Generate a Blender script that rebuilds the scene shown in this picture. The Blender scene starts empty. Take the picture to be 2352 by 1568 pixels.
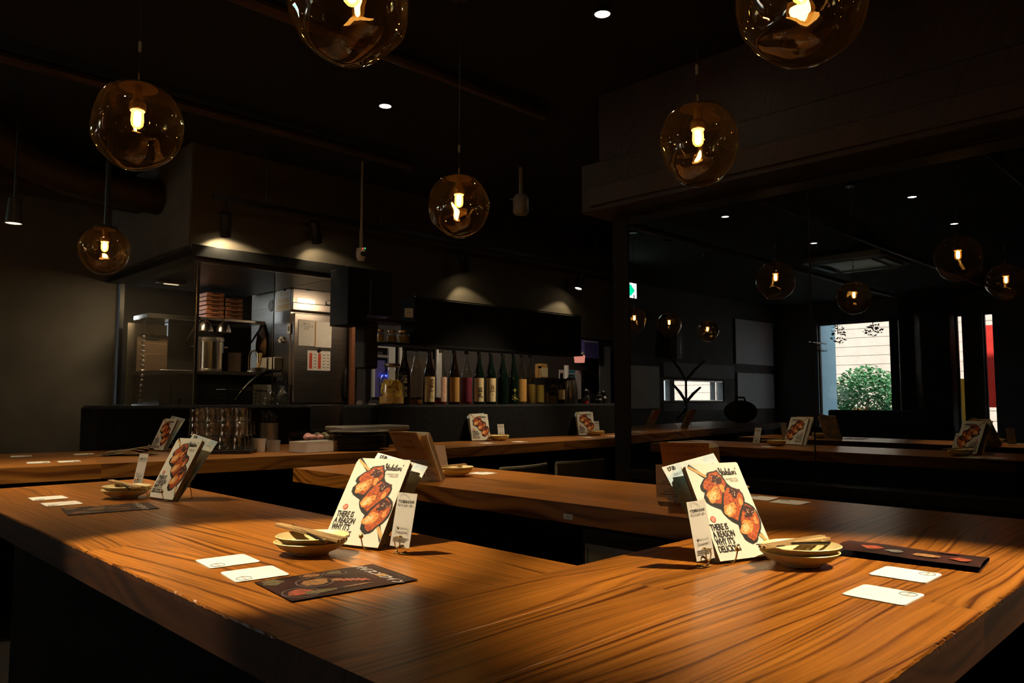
import bpy, math, random
from mathutils import Vector, Matrix, noise

# ------------------------------------------------------------------ camera, world, light levels
SC = bpy.context.scene
COL = SC.collection
E = 1.03          # eye height
T = 0.74          # table top height
CEIL = 2.63
XG = 3.22         # plane of the glass partition
PI = math.pi
R = math.radians

cam_d = bpy.data.cameras.new('camera')
cam_d.sensor_width = 36.0
cam_d.lens = 1750.0 / 2352.0 * 36.0
cam_d.clip_start = 0.02
cam = bpy.data.objects.new('camera', cam_d)
COL.objects.link(cam)
cam.location = (0, 0, E)
cam.rotation_euler = (R(90 + 4.324), 0, R(-44.95))
SC.camera = cam

SC.view_settings.view_transform = 'Standard'
SC.view_settings.look = 'None'
SC.view_settings.exposure = 0.0
SC.view_settings.gamma = 1.0
SC.view_settings.use_curve_mapping = False

world = bpy.data.worlds.new('overcast_sky')
SC.world = world
world.use_nodes = True
bg = world.node_tree.nodes['Background']
bg.inputs['Color'].default_value = (0.80, 0.92, 1.0, 1)
bg.inputs['Strength'].default_value = 10.0

sun_d = bpy.data.lights.new('sun', 'SUN')
sun_d.energy = 48.0
sun_d.angle = R(3)
sun_d.color = (1.0, 0.93, 0.84)
sun = bpy.data.objects.new('sun', sun_d)
COL.objects.link(sun)
sun.rotation_euler = Vector((-0.62, 0.12, -0.78)).to_track_quat('-Z', 'Y').to_euler()

SC.cycles.max_bounces = 10
SC.cycles.transparent_max_bounces = 24
SC.cycles.glossy_bounces = 6
SC.cycles.diffuse_bounces = 4
SC.cycles.caustics_reflective = False
SC.cycles.caustics_refractive = False
SC.cycles.sample_clamp_indirect = 4.0
SC.cycles.use_denoising = True

SPOT_W = 95.0      # ceiling downlights
TRACK_W = 9.0      # track spots on the bulkhead
BULB_L = 170.0     # filament radiance
WARM = (1.0, 0.79, 0.50)

# ------------------------------------------------------------------ materials
M = {}


def _nt(name):
    m = bpy.data.materials.new(name)
    m.use_nodes = True
    nt = m.node_tree
    b = nt.nodes['Principled BSDF']
    return m, nt, b


def pm(key, c1, c2=None, scale=12.0, rough=0.6, metal=0.0, bump=0.0, spec=0.5, stretch=(1, 1, 1), detail=4.0, lo=0.3, hi=0.7, emit=None, es=0.0):
    """plain procedural surface: noise between two close colours, optional fine relief"""
    m, nt, b = _nt(key)
    c2 = c2 or tuple(min(1, c * 1.25 + 0.004) for c in c1)
    tc = nt.nodes.new('ShaderNodeTexCoord')
    mp = nt.nodes.new('ShaderNodeMapping')
    mp.inputs['Scale'].default_value = stretch
    nz = nt.nodes.new('ShaderNodeTexNoise')
    nz.inputs['Scale'].default_value = scale
    nz.inputs['Detail'].default_value = detail
    cr = nt.nodes.new('ShaderNodeValToRGB')
    cr.color_ramp.elements[0].position = lo
    cr.color_ramp.elements[1].position = hi
    cr.color_ramp.elements[0].color = (*c1, 1)
    cr.color_ramp.elements[1].color = (*c2, 1)
    L = nt.links.new
    L(tc.outputs['Object'], mp.inputs['Vector'])
    L(mp.outputs['Vector'], nz.inputs['Vector'])
    L(nz.outputs['Fac'], cr.inputs['Fac'])
    L(cr.outputs['Color'], b.inputs['Base Color'])
    b.inputs['Roughness'].default_value = rough
    b.inputs['Metallic'].default_value = metal
    b.inputs['Specular IOR Level'].default_value = spec
    if bump:
        bp = nt.nodes.new('ShaderNodeBump')
        bp.inputs['Strength'].default_value = bump
        bp.inputs['Distance'].default_value = 0.004
        L(nz.outputs['Fac'], bp.inputs['Height'])
        L(bp.outputs['Normal'], b.inputs['Normal'])
    if emit:
        b.inputs['Emission Color'].default_value = (*emit, 1)
        b.inputs['Emission Strength'].default_value = es
    M[key] = m
    return m


def wood(key, dark, mid, light, ring=22.0, rough=0.34, bump=0.12, tint=0.28, spec=0.5):
    """board: grain along local X, every board shifted by its own random number"""
    m, nt, b = _nt(key)
    N = nt.nodes.new
    L = nt.links.new
    tc = N('ShaderNodeTexCoord')
    oi = N('ShaderNodeObjectInfo')
    mul = N('ShaderNodeVectorMath'); mul.operation = 'MULTIPLY'
    comb = N('ShaderNodeCombineXYZ')
    for i in range(3):
        L(oi.outputs['Random'], comb.inputs[i])
    mul.inputs[1].default_value = (31.0, 7.3, 3.1)
    L(comb.outputs[0], mul.inputs[0])
    add = N('ShaderNodeVectorMath'); add.operation = 'ADD'
    L(tc.outputs['Object'], add.inputs[0]); L(mul.outputs[0], add.inputs[1])
    # slow warp gives cathedral figures; a one-dimensional noise across the board gives uneven rings
    mp = N('ShaderNodeMapping'); mp.inputs['Scale'].default_value = (0.85, 4.2, 1.0)
    L(add.outputs[0], mp.inputs['Vector'])
    wn = N('ShaderNodeTexNoise'); wn.inputs['Scale'].default_value = 1.0; wn.inputs['Detail'].default_value = 2.0; wn.inputs['Roughness'].default_value = 0.4
    L(mp.outputs[0], wn.inputs['Vector'])
    sp = N('ShaderNodeSeparateXYZ'); L(add.outputs[0], sp.inputs[0])
    w1 = N('ShaderNodeMath'); w1.operation = 'MULTIPLY_ADD'; w1.inputs[1].default_value = 0.24
    L(wn.outputs['Fac'], w1.inputs[0]); L(sp.outputs['Y'], w1.inputs[2])
    w2_ = N('ShaderNodeMath'); w2_.operation = 'MULTIPLY_ADD'; w2_.inputs[1].default_value = 0.35
    L(sp.outputs['Z'], w2_.inputs[0]); L(w1.outputs[0], w2_.inputs[2])
    w3 = N('ShaderNodeMath'); w3.operation = 'MULTIPLY'; w3.inputs[1].default_value = ring * 3.6
    L(w2_.outputs[0], w3.inputs[0])
    wv = N('ShaderNodeTexNoise'); wv.noise_dimensions = '1D'; wv.inputs['Scale'].default_value = 1.0; wv.inputs['Detail'].default_value = 1.5
    L(w3.outputs[0], wv.inputs['W'])
    mp2 = N('ShaderNodeMapping'); mp2.inputs['Scale'].default_value = (4.0, 190.0, 60.0)
    L(add.outputs[0], mp2.inputs['Vector'])
    nz = N('ShaderNodeTexNoise'); nz.inputs['Scale'].default_value = 1.0; nz.inputs['Detail'].default_value = 3.0
    L(mp2.outputs[0], nz.inputs['Vector'])
    # knots
    mp3 = N('ShaderNodeMapping'); mp3.inputs['Scale'].default_value = (2.1, 5.0, 1.0)
    L(add.outputs[0], mp3.inputs['Vector'])
    n3 = N('ShaderNodeTexNoise'); n3.inputs['Scale'].default_value = 1.3; n3.inputs['Detail'].default_value = 2.0
    L(mp3.outputs[0], n3.inputs['Vector'])
    mx = N('ShaderNodeMix'); mx.data_type = 'FLOAT'; mx.inputs['Factor'].default_value = 0.34
    L(wv.outputs['Fac'], mx.inputs['A']); L(nz.outputs['Fac'], mx.inputs['B'])
    cr = N('ShaderNodeValToRGB')
    el = cr.color_ramp.elements
    el[0].position = 0.28; el[0].color = (*light, 1)
    el[1].position = 0.66; el[1].color = (*dark, 1)
    e = el.new(0.50); e.color = (*mid, 1)
    L(mx.outputs['Result'], cr.inputs['Fac'])
    # slow patches
    mr = N('ShaderNodeMapRange')
    mr.inputs['From Min'].default_value = 0.3; mr.inputs['From Max'].default_value = 0.75
    mr.inputs['To Min'].default_value = 1.12; mr.inputs['To Max'].default_value = 0.68
    L(n3.outputs['Fac'], mr.inputs['Value'])
    mr2 = N('ShaderNodeMapRange')
    mr2.inputs['To Min'].default_value = 1.0 - tint; mr2.inputs['To Max'].default_value = 1.0 + tint * 0.55
    L(oi.outputs['Random'], mr2.inputs['Value'])
    mm = N('ShaderNodeMath'); mm.operation = 'MULTIPLY'
    L(mr.outputs[0], mm.inputs[0]); L(mr2.outputs[0], mm.inputs[1])
    sc = N('ShaderNodeVectorMath'); sc.operation = 'SCALE'
    L(cr.outputs['Color'], sc.inputs[0]); L(mm.outputs[0], sc.inputs['Scale'])
    L(sc.outputs[0], b.inputs['Base Color'])
    b.inputs['Roughness'].default_value = rough
    b.inputs['Specular IOR Level'].default_value = spec
    bp = N('ShaderNodeBump'); bp.inputs['Strength'].default_value = bump; bp.inputs['Distance'].default_value = 0.003
    L(mx.outputs['Result'], bp.inputs['Height']); L(bp.outputs['Normal'], b.inputs['Normal'])
    M[key] = m


def thin_glass(key, tint, base=0.05, gain=0.9, rough=0.0, coat=0.0, coat_c=(0.9, 0.5, 0.15)):
    """single-walled glass: tinted see-through with mirror reflections that grow toward grazing angles"""
    m = bpy.data.materials.new(key)
    m.use_nodes = True
    nt = m.node_tree
    nt.nodes.clear()
    N = nt.nodes.new; L = nt.links.new
    out = N('ShaderNodeOutputMaterial')
    mix = N('ShaderNodeMixShader')
    tr = N('ShaderNodeBsdfTransparent'); tr.inputs['Color'].default_value = (*tint, 1)
    gl = N('ShaderNodeBsdfGlossy'); gl.inputs['Roughness'].default_value = rough
    gl.inputs['Color'].default_value = (1, 0.97, 0.92, 1)
    lw = N('ShaderNodeLayerWeight'); lw.inputs['Blend'].default_value = 0.5
    pw = N('ShaderNodeMath'); pw.operation = 'POWER'; pw.inputs[1].default_value = 4.0
    ma = N('ShaderNodeMath'); ma.operation = 'MULTIPLY_ADD'; ma.inputs[1].default_value = gain; ma.inputs[2].default_value = base
    ma.use_clamp = True
    L(lw.outputs['Facing'], pw.inputs[0]); L(pw.outputs[0], ma.inputs[0])
    L(ma.outputs[0], mix.inputs['Fac']); L(tr.outputs[0], mix.inputs[1]); L(gl.outputs[0], mix.inputs[2])
    if coat:
        di = N('ShaderNodeBsdfTranslucent'); di.inputs['Color'].default_value = (*coat_c, 1)
        m2 = N('ShaderNodeMixShader')
        lw2 = N('ShaderNodeMath'); lw2.operation = 'MULTIPLY_ADD'; lw2.inputs[1].default_value = coat * 2.5; lw2.inputs[2].default_value = coat
        L(lw.outputs['Facing'], lw2.inputs[0]); L(lw2.outputs[0], m2.inputs['Fac'])
        L(mix.outputs[0], m2.inputs[1]); L(di.outputs[0], m2.inputs[2])
        L(m2.outputs[0], out.inputs['Surface'])
    else:
        L(mix.outputs[0], out.inputs['Surface'])
    M[key] = m


def emit(key, color, strength):
    m = bpy.data.materials.new(key)
    m.use_nodes = True
    nt = m.node_tree
    nt.nodes.clear()
    out = nt.nodes.new('ShaderNodeOutputMaterial')
    em = nt.nodes.new('ShaderNodeEmission')
    em.inputs['Color'].default_value = (*color, 1)
    em.inputs['Strength'].default_value = strength
    nt.links.new(em.outputs[0], out.inputs['Surface'])
    M[key] = m


wood('table_wood', (0.13, 0.034, 0.0035), (0.42, 0.145, 0.017), (0.58, 0.222, 0.030), ring=30, rough=0.3)
wood('table_edge', (0.030, 0.008, 0.0012), (0.065, 0.019, 0.003), (0.10, 0.030, 0.005), ring=30, rough=0.6)  # table_wood darkened in the colour, keeping lamplit outer side faces dark
wood('counter_wood', (0.14, 0.042, 0.006), (0.32, 0.118, 0.018), (0.46, 0.185, 0.034), rough=0.4)
wood('beam_wood', (0.018, 0.008, 0.005), (0.032, 0.014, 0.008), (0.05, 0.022, 0.012), rough=0.55)
wood('pale_wood', (0.42, 0.24, 0.09), (0.60, 0.38, 0.16), (0.72, 0.50, 0.24), ring=90, rough=0.5, tint=0.1)
wood('crate_wood', (0.20, 0.07, 0.03), (0.30, 0.11, 0.05), (0.38, 0.15, 0.07), ring=60, rough=0.6)
pm('plaster', (0.105, 0.10, 0.092), (0.14, 0.133, 0.122), 5, 0.85, bump=0.3)
pm('bulkhead', (0.085, 0.07, 0.05), (0.12, 0.10, 0.07), 4, 0.85, bump=0.25)
pm('jar_pulp', (0.86, 0.52, 0.05), (0.92, 0.62, 0.11), 90, 0.5)
pm('ceiling_black', (0.0022, 0.0018, 0.0015), (0.004, 0.0032, 0.0026), 3, 0.9)
pm('floor_dark', (0.006, 0.0055, 0.005), (0.012, 0.010, 0.009), 3, 0.8, spec=0.08)
pm('black_plaster', (0.004, 0.0045, 0.005), (0.010, 0.010, 0.012), 40, 0.8, bump=0.35, spec=0.15)
pm('black_panel', (0.005, 0.0045, 0.004), (0.009, 0.008, 0.007), 8, 0.7, spec=0.15)
pm('kitchen_grey', (0.035, 0.031, 0.027), (0.07, 0.06, 0.052), 2.5, 0.8)
pm('steel_brushed', (0.55, 0.50, 0.42), (0.68, 0.62, 0.53), 4, 0.45, metal=1.0, stretch=(30, 1, 1))
pm('reveal_blue', (0.36, 0.66, 0.86), (0.42, 0.72, 0.90), 5, 0.7)
pm('black_metal', (0.012, 0.012, 0.012), (0.02, 0.02, 0.02), 20, 0.4)
pm('dark_frame', (0.009, 0.0065, 0.005), (0.016, 0.011, 0.008), 12, 0.6, spec=0.12)
pm('grey_wall', (0.26, 0.27, 0.28), (0.33, 0.34, 0.35), 3, 0.8)
pm('white_panel', (0.55, 0.55, 0.54), (0.62, 0.62, 0.61), 3, 0.6)
pm('steel', (0.38, 0.35, 0.32), (0.52, 0.48, 0.44), 3, 0.32, metal=1.0, stretch=(1, 1, 40))
pm('steel_bright', (0.66, 0.62, 0.56), (0.8, 0.76, 0.7), 6, 0.2, metal=1.0)
pm('gold_wire', (0.86, 0.60, 0.24), (0.95, 0.70, 0.32), 20, 0.32, metal=0.75)
pm('brass', (0.50, 0.32, 0.15), (0.62, 0.42, 0.22), 10, 0.35, metal=1.0)
pm('paper', (0.76, 0.72, 0.60), (0.81, 0.77, 0.65), 30, 0.6, spec=0.3)
pm('paper_white', (0.80, 0.78, 0.72), (0.86, 0.84, 0.78), 40, 0.6, spec=0.3)
pm('coaster_white', (0.86, 0.84, 0.76), (0.90, 0.88, 0.80), 60, 0.7, spec=0.2)
pm('card_paper', (0.80, 0.77, 0.72), (0.85, 0.82, 0.77), 40, 0.6, spec=0.3)
pm('page_edges', (0.10, 0.06, 0.035), (0.17, 0.11, 0.06), 400, 0.8, stretch=(1, 1, 0.1))
pm('ink', (0.012, 0.010, 0.009), (0.02, 0.017, 0.015), 50, 0.6, spec=0.2)
pm('grey_ink', (0.16, 0.14, 0.12), (0.2, 0.17, 0.15), 50, 0.6, spec=0.2)
pm('brown_ink', (0.12, 0.05, 0.02), (0.16, 0.07, 0.03), 50, 0.6, spec=0.2)
pm('red_ink', (0.62, 0.09, 0.05), (0.7, 0.12, 0.07), 50, 0.6, spec=0.2)
pm('white_ink', (0.75, 0.72, 0.66), (0.8, 0.77, 0.7), 50, 0.6, spec=0.2)
pm('blue_ink', (0.02, 0.25, 0.42), (0.03, 0.32, 0.5), 50, 0.6, spec=0.2)
pm('meat_red', (0.24, 0.028, 0.008), (0.62, 0.13, 0.022), 190, 0.6, spec=0.2, detail=2)
pm('meat_orange', (0.72, 0.22, 0.04), (0.82, 0.36, 0.09), 170, 0.6, spec=0.2, detail=2)
pm('meat_light', (0.80, 0.42, 0.14), (0.90, 0.62, 0.30), 210, 0.6, spec=0.2, detail=1)
pm('meat_char', (0.025, 0.008, 0.006), (0.09, 0.015, 0.010), 500, 0.6, spec=0.2, detail=1)
pm('skewer_ink', (0.62, 0.36, 0.12), (0.70, 0.43, 0.16), 60, 0.6, spec=0.2)
pm('sky_print', (0.30, 0.50, 0.62), (0.80, 0.76, 0.62), 16, 0.45, spec=0.4, lo=0.40, hi=0.60)
pm('orange_print', (0.62, 0.27, 0.07), (0.70, 0.33, 0.10), 10, 0.5, spec=0.4)
pm('orange_dark', (0.30, 0.11, 0.02), (0.36, 0.14, 0.03), 30, 0.5, spec=0.3)
pm('flyer_dark', (0.012, 0.007, 0.006), (0.045, 0.013, 0.010), 22, 0.45, spec=0.2)
pm('food_tan', (0.10, 0.035, 0.015), (0.50, 0.26, 0.10), 190, 0.35)
pm('food_red', (0.09, 0.015, 0.010), (0.52, 0.12, 0.06), 170, 0.35)
pm('food_green', (0.02, 0.02, 0.012), (0.24, 0.20, 0.10), 190, 0.35)
pm('food_grey', (0.09, 0.09, 0.09), (0.17, 0.16, 0.15), 60, 0.4)
pm('ceramic', (0.84, 0.68, 0.30), (0.90, 0.75, 0.37), 20, 0.42)
pm('dark_ceramic', (0.10, 0.088, 0.072), (0.15, 0.132, 0.11), 20, 0.3)
pm('fork_metal', (0.10, 0.08, 0.06), (0.16, 0.13, 0.10), 20, 0.3, metal=1.0)
pm('white_plastic', (0.62, 0.58, 0.54), (0.70, 0.66, 0.62), 20, 0.45)
pm('grey_plastic', (0.30, 0.28, 0.26), (0.38, 0.36, 0.33), 20, 0.45)
pm('pink_plastic', (0.50, 0.22, 0.22), (0.62, 0.32, 0.32), 30, 0.5)
pm('brown_glass', (0.010, 0.005, 0.003), (0.02, 0.010, 0.005), 6, 0.08)
pm('green_glass', (0.003, 0.008, 0.006), (0.006, 0.015, 0.011), 6, 0.08)
pm('label_cream', (0.72, 0.56, 0.30), (0.80, 0.65, 0.38), 30, 0.6)
pm('label_gold', (0.46, 0.24, 0.06), (0.54, 0.30, 0.09), 30, 0.5)
pm('label_pink', (0.62, 0.36, 0.26), (0.72, 0.50, 0.38), 60, 0.6)
pm('label_wine', (0.13, 0.012, 0.03), (0.20, 0.02, 0.05), 30, 0.5)
pm('label_yellow', (0.48, 0.36, 0.07), (0.58, 0.46, 0.13), 30, 0.5)
pm('lemon_peel', (0.95, 0.74, 0.16), (0.98, 0.82, 0.28), 60, 0.5)
pm('lemon_flesh', (0.90, 0.58, 0.07), (0.95, 0.68, 0.15), 120, 0.4)
pm('lemon_syrup', (0.82, 0.48, 0.12), (0.90, 0.58, 0.20), 20, 0.35)
pm('liquid_amber', (0.30, 0.10, 0.02), (0.38, 0.15, 0.03), 10, 0.1)
pm('liquid_red', (0.42, 0.02, 0.03), (0.55, 0.04, 0.05), 10, 0.1)
pm('liquid_gold', (0.40, 0.26, 0.06), (0.50, 0.34, 0.10), 10, 0.1)
pm('chair_fabric', (0.15, 0.132, 0.084), (0.22, 0.19, 0.13), 200, 0.85)
pm('black_fabric', (0.012, 0.012, 0.013), (0.022, 0.022, 0.024), 90, 0.9)
pm('fan_straw', (0.16, 0.075, 0.03), (0.26, 0.13, 0.055), 60, 0.8, stretch=(6, 1, 1))
pm('clipboard_brown', (0.06, 0.034, 0.017), (0.09, 0.052, 0.027), 30, 0.7)
pm('teal_sticker', (0.03, 0.20, 0.28), (0.05, 0.26, 0.34), 30, 0.5)
pm('purple_box', (0.10, 0.09, 0.34), (0.15, 0.13, 0.44), 10, 0.6)
pm('facade', (0.72, 0.62, 0.54), (0.80, 0.70, 0.62), 3, 0.8)
pm('asphalt', (0.16, 0.16, 0.16), (0.24, 0.24, 0.24), 8, 0.9)
pm('leaf', (0.02, 0.14, 0.05), (0.10, 0.36, 0.13), 14, 0.5)
pm('leaf_orange', (0.55, 0.24, 0.02), (0.7, 0.36, 0.05), 14, 0.5)
pm('bark', (0.05, 0.03, 0.02), (0.09, 0.06, 0.04), 30, 0.9)
pm('banner_red', (0.75, 0.03, 0.02), (0.85, 0.06, 0.04), 6, 0.7)
pm('banner_yellow', (0.75, 0.42, 0.02), (0.85, 0.52, 0.05), 6, 0.7)
pm('duct', (0.05, 0.035, 0.025), (0.08, 0.055, 0.04), 8, 0.5, metal=0.4)
thin_glass('globe_glass', (0.82, 0.68, 0.46), 0.12, 0.95, coat=0.0025)
thin_glass('bulb_glass', (0.95, 0.85, 0.6), 0.05, 0.5, coat=0.10, coat_c=(1.0, 0.55, 0.15))
thin_glass('clear_glass', (0.92, 0.92, 0.90), 0.13, 0.8)
thin_glass('tumbler_glass', (0.90, 0.90, 0.89), 0.16, 0.8)
thin_glass('pane_glass', (0.80, 0.80, 0.78), 0.04, 0.8)
thin_glass('acrylic', (0.96, 0.95, 0.93), 0.03, 0.4, 0.05)
emit('filament', (1.0, 0.62, 0.24), BULB_L)
emit('bulb_hot', (1.0, 0.50, 0.12), 9.0)
emit('lens_hot', (1.0, 0.80, 0.52), 60.0)
emit('lens_dim', (1.0, 0.78, 0.5), 2.0)
emit('lens_track', (1.0, 0.80, 0.52), 14.0)
emit('exit_white', (0.95, 1.0, 0.97), 9.0)
emit('exit_green', (0.0, 0.62, 0.30), 8.0)
emit('led_red', (1.0, 0.05, 0.05), 3.0)
emit('led_green', (0.05, 1.0, 0.3), 3.0)
emit('led_blue', (0.05, 0.12, 1.0), 4.0)
emit('pink_lamp', (1.0, 0.35, 0.25), 0.6)

# dark reflecting partition glass
_m, _n, _b = _nt('partition_glass')
_b.inputs['Base Color'].default_value = (0.004, 0.005, 0.006, 1)
_b.inputs['Roughness'].default_value = 0.0
_b.inputs['IOR'].default_value = 2.35
_b.inputs['Specular IOR Level'].default_value = 0.5
_nz = _n.nodes.new('ShaderNodeTexNoise'); _nz.inputs['Scale'].default_value = 3.0
_cr = _n.nodes.new('ShaderNodeValToRGB')
_cr.color_ramp.elements[0].color = (0.003, 0.004, 0.005, 1)
_cr.color_ramp.elements[1].color = (0.007, 0.008, 0.009, 1)
_n.links.new(_nz.outputs['Fac'], _cr.inputs['Fac'])
_n.links.new(_cr.outputs['Color'], _b.inputs['Base Color'])
M['partition_glass'] = _m


# ------------------------------------------------------------------ mesh helpers
class MB:
    def __init__(s):
        s.v = []; s.f = []; s.m = []; s.mats = []; s.sm = []

    def mi(s, mat):
        if mat not in s.mats:
            s.mats.append(mat)
        return s.mats.index(mat)

    def face(s, idx, mat, smooth=False):
        s.f.append(tuple(idx)); s.m.append(s.mi(mat)); s.sm.append(smooth)

    def box(s, x0, x1, y0, y1, z0, z1, mat, rz=0.0, piv=None, bev=0.0):
        pts = []
        b = min(bev, abs(x1 - x0) / 3, abs(y1 - y0) / 3, abs(z1 - z0) / 3)
        o = len(s.v)
        if b <= 0:
            pts = [(x, y, z) for z in (z0, z1) for (x, y) in ((x0, y0), (x1, y0), (x1, y1), (x0, y1))]
            fs = [(3, 2, 1, 0), (4, 5, 6, 7), (0, 1, 5, 4), (1, 2, 6, 5), (2, 3, 7, 6), (3, 0, 4, 7)]
        else:
            def ring(i, z):
                return [(x0 + i, y0 + b, z), (x0 + b, y0 + i, z), (x1 - b, y0 + i, z), (x1 - i, y0 + b, z),
                        (x1 - i, y1 - b, z), (x1 - b, y1 - i, z), (x0 + b, y1 - i, z), (x0 + i, y1 - b, z)] if i == 0 else \
                       [(x0 + b, y0 + 2 * b, z), (x0 + 2 * b, y0 + b, z), (x1 - 2 * b, y0 + b, z), (x1 - b, y0 + 2 * b, z),
                        (x1 - b, y1 - 2 * b, z), (x1 - 2 * b, y1 - b, z), (x0 + 2 * b, y1 - b, z), (x0 + b, y1 - 2 * b, z)]
            pts = ring(1, z0) + ring(0, z0 + b) + ring(0, z1 - b) + ring(1, z1)
            fs = [tuple(range(7, -1, -1)), tuple(range(24, 32))]
            for k in range(3):
                for i in range(8):
                    j = (i + 1) % 8
                    fs.append((k * 8 + i, k * 8 + j, k * 8 + 8 + j, k * 8 + 8 + i))
        if rz:
            px, py = piv or ((x0 + x1) / 2, (y0 + y1) / 2)
            c, sn = math.cos(rz), math.sin(rz)
            pts = [(px + (x - px) * c - (y - py) * sn, py + (x - px) * sn + (y - py) * c, z) for x, y, z in pts]
        s.v += pts
        for f in fs:
            s.face([o + i for i in f], mat)
        return s

    def prism(s, pts, z0, z1, mat, axis='z', mat_side=None):
        """pts: outline (a,b) counter-clockwise; extruded along axis between z0 and z1"""
        n = len(pts); o = len(s.v)

        def P(a, b, z):
            return (a, b, z) if axis == 'z' else ((a, z, b) if axis == 'y' else (z, a, b))
        s.v += [P(a, b, z0) for a, b in pts] + [P(a, b, z1) for a, b in pts]
        s.face([o + i for i in range(n - 1, -1, -1)], mat)
        s.face([o + n + i for i in range(n)], mat)
        for i in range(n):
            j = (i + 1) % n
            s.face((o + i, o + j, o + n + j, o + n + i), mat_side or mat)
        return s

    def flat(s, pts, mat):
        """a printed patch: outline (x,z) lying on y, seen from -y"""
        o = len(s.v)
        s.v += pts
        s.face([o + i for i in range(len(pts))], mat)
        return s

    def lathe(s, prof, mat, seg=24, c=(0, 0, 0), sx=1.0, sy=1.0, close_top=False, close_bot=False, a0=0.0, a1=None):
        o = len(s.v); n = len(prof)
        full = a1 is None
        cnt = seg if full else seg + 1
        for r, z in prof:
            for i in range(cnt):
                a = a0 + ((2 * PI if full else a1 - a0) * i / seg)
                s.v.append((c[0] + r * math.cos(a) * sx, c[1] + r * math.sin(a) * sy, c[2] + z))
        for k in range(n - 1):
            for i in range(seg):
                j = (i + 1) % cnt
                s.face((o + k * cnt + i, o + k * cnt + j, o + (k + 1) * cnt + j, o + (k + 1) * cnt + i), mat, True)
        if close_bot:
            s.face([o + i for i in range(cnt - 1, -1, -1)], mat)
        if close_top:
            s.face([o + (n - 1) * cnt + i for i in range(cnt)], mat)
        return s

    def tube(s, pts, r, mat, seg=8, closed=False, caps=True):
        pts = [Vector(p) for p in pts]
        n = len(pts); o = len(s.v)
        rs = r if isinstance(r, (list, tuple)) else [r] * n
        up = None
        for i, p in enumerate(pts):
            a = pts[(i - 1) % n] if (closed or i > 0) else p
            b = pts[(i + 1) % n] if (closed or i < n - 1) else p
            d = (b - a)
            d = d.normalized() if d.length > 1e-9 else Vector((0, 0, 1))
            if up is None:
                up = Vector((0, 0, 1)) if abs(d.z) < 0.9 else Vector((1, 0, 0))
            u = (up - d * up.dot(d))
            u = u.normalized() if u.length > 1e-6 else d.orthogonal().normalized()
            w = d.cross(u)
            up = u
            for k in range(seg):
                t = 2 * PI * k / seg
                s.v.append(tuple(p + (u * math.cos(t) + w * math.sin(t)) * rs[i]))
        for i in range(n if closed else n - 1):
            j = (i + 1) % n
            for k in range(seg):
                l = (k + 1) % seg
                s.face((o + i * seg + k, o + i * seg + l, o + j * seg + l, o + j * seg + k), mat, True)
        if caps and not closed:
            s.face([o + k for k in range(seg - 1, -1, -1)], mat)
            s.face([o + (n - 1) * seg + k for k in range(seg)], mat)
        return s

    def ball(s, c, r, mat, seg=12, rings=8, sz=1.0):
        prof = [(max(1e-5, r * math.sin(PI * i / rings)), -r * sz * math.cos(PI * i / rings)) for i in range(rings + 1)]
        return s.lathe(prof, mat, seg, c)

    def mesh(s, name, sharp=0.6):
        me = bpy.data.meshes.new(name)
        me.from_pydata(s.v, [], s.f)
        for k in s.mats:
            me.materials.append(M[k])
        me.polygons.foreach_set('material_index', s.m)
        me.polygons.foreach_set('use_smooth', s.sm)
        me.update()
        if any(s.sm):
            me.set_sharp_from_angle(angle=sharp)
        return me


def obj(name, me, parent=None, loc=(0, 0, 0), rot=(0, 0, 0), scale=None):
    if isinstance(me, MB):
        me = me.mesh(name)
    o = bpy.data.objects.new(name, me)
    COL.objects.link(o)
    o.parent = parent
    o.location = loc
    o.rotation_euler = rot
    if scale:
        o.scale = scale
    return o


def tag(o, label, cat, group=None):
    o['label'] = label
    o['category'] = cat
    if group:
        o['group'] = group
    return o


def thing(name, label, cat, loc=(0, 0, 0), rz=0.0, rx=0.0, group=None):
    o = bpy.data.objects.new(name, None)
    o.empty_display_size = 0.05
    COL.objects.link(o)
    o.location = loc
    o.rotation_euler = (rx, 0, rz)
    return tag(o, label, cat, group)


def struct(name, mb, parent=None, loc=(0, 0, 0), rot=(0, 0, 0)):
    o = obj(name, mb, parent, loc, rot)
    o['kind'] = 'structure'
    return o


def copy_tree(o, parent=None):
    c = o.copy()
    COL.objects.link(c)
    c.parent = parent
    for ch in list(o.children):
        copy_tree(ch, c)
    return c


_txt = {}


def text_verts(body, size, bold=0.0, shear=0.0, sx=1.0, align='CENTER', space=1.0):
    """lettering as triangles in a plane: returns (list of (x,y), faces)"""
    key = (body, size, bold, shear, sx, align, space)
    if key in _txt:
        return _txt[key]
    cu = bpy.data.curves.new('lettering', 'FONT')
    cu.body = body
    cu.size = size
    cu.offset = bold
    cu.shear = shear
    cu.align_x = align
    cu.space_line = space
    cu.resolution_u = 2
    cu.fill_mode = 'FRONT'
    ob = bpy.data.objects.new('lettering', cu)
    COL.objects.link(ob)
    dg = bpy.context.evaluated_depsgraph_get()
    me = ob.evaluated_get(dg).to_mesh()
    vs = [(v.co.x * sx, v.co.y) for v in me.vertices]
    fs = [tuple(p.vertices) for p in me.polygons]
    ob.evaluated_get(dg).to_mesh_clear()
    bpy.data.objects.remove(ob)
    bpy.data.curves.remove(cu)
    _txt[key] = (vs, fs)
    return vs, fs


def put_text(mb, body, size, mat, place, **kw):
    vs, fs = text_verts(body, size, **kw)
    o = len(mb.v)
    mb.v += [place(x, y) for x, y in vs]
    for f in fs:
        mb.face([o + i for i in f], mat)


def upright(cx, cz, y=-0.001):
    return lambda x, z: (cx + x, y, cz + z)


def lying(cx, cy, z, rz=0.0):
    c, s = math.cos(rz), math.sin(rz)
    return lambda x, y: (cx + x * c - y * s, cy + x * s + y * c, z)


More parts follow.
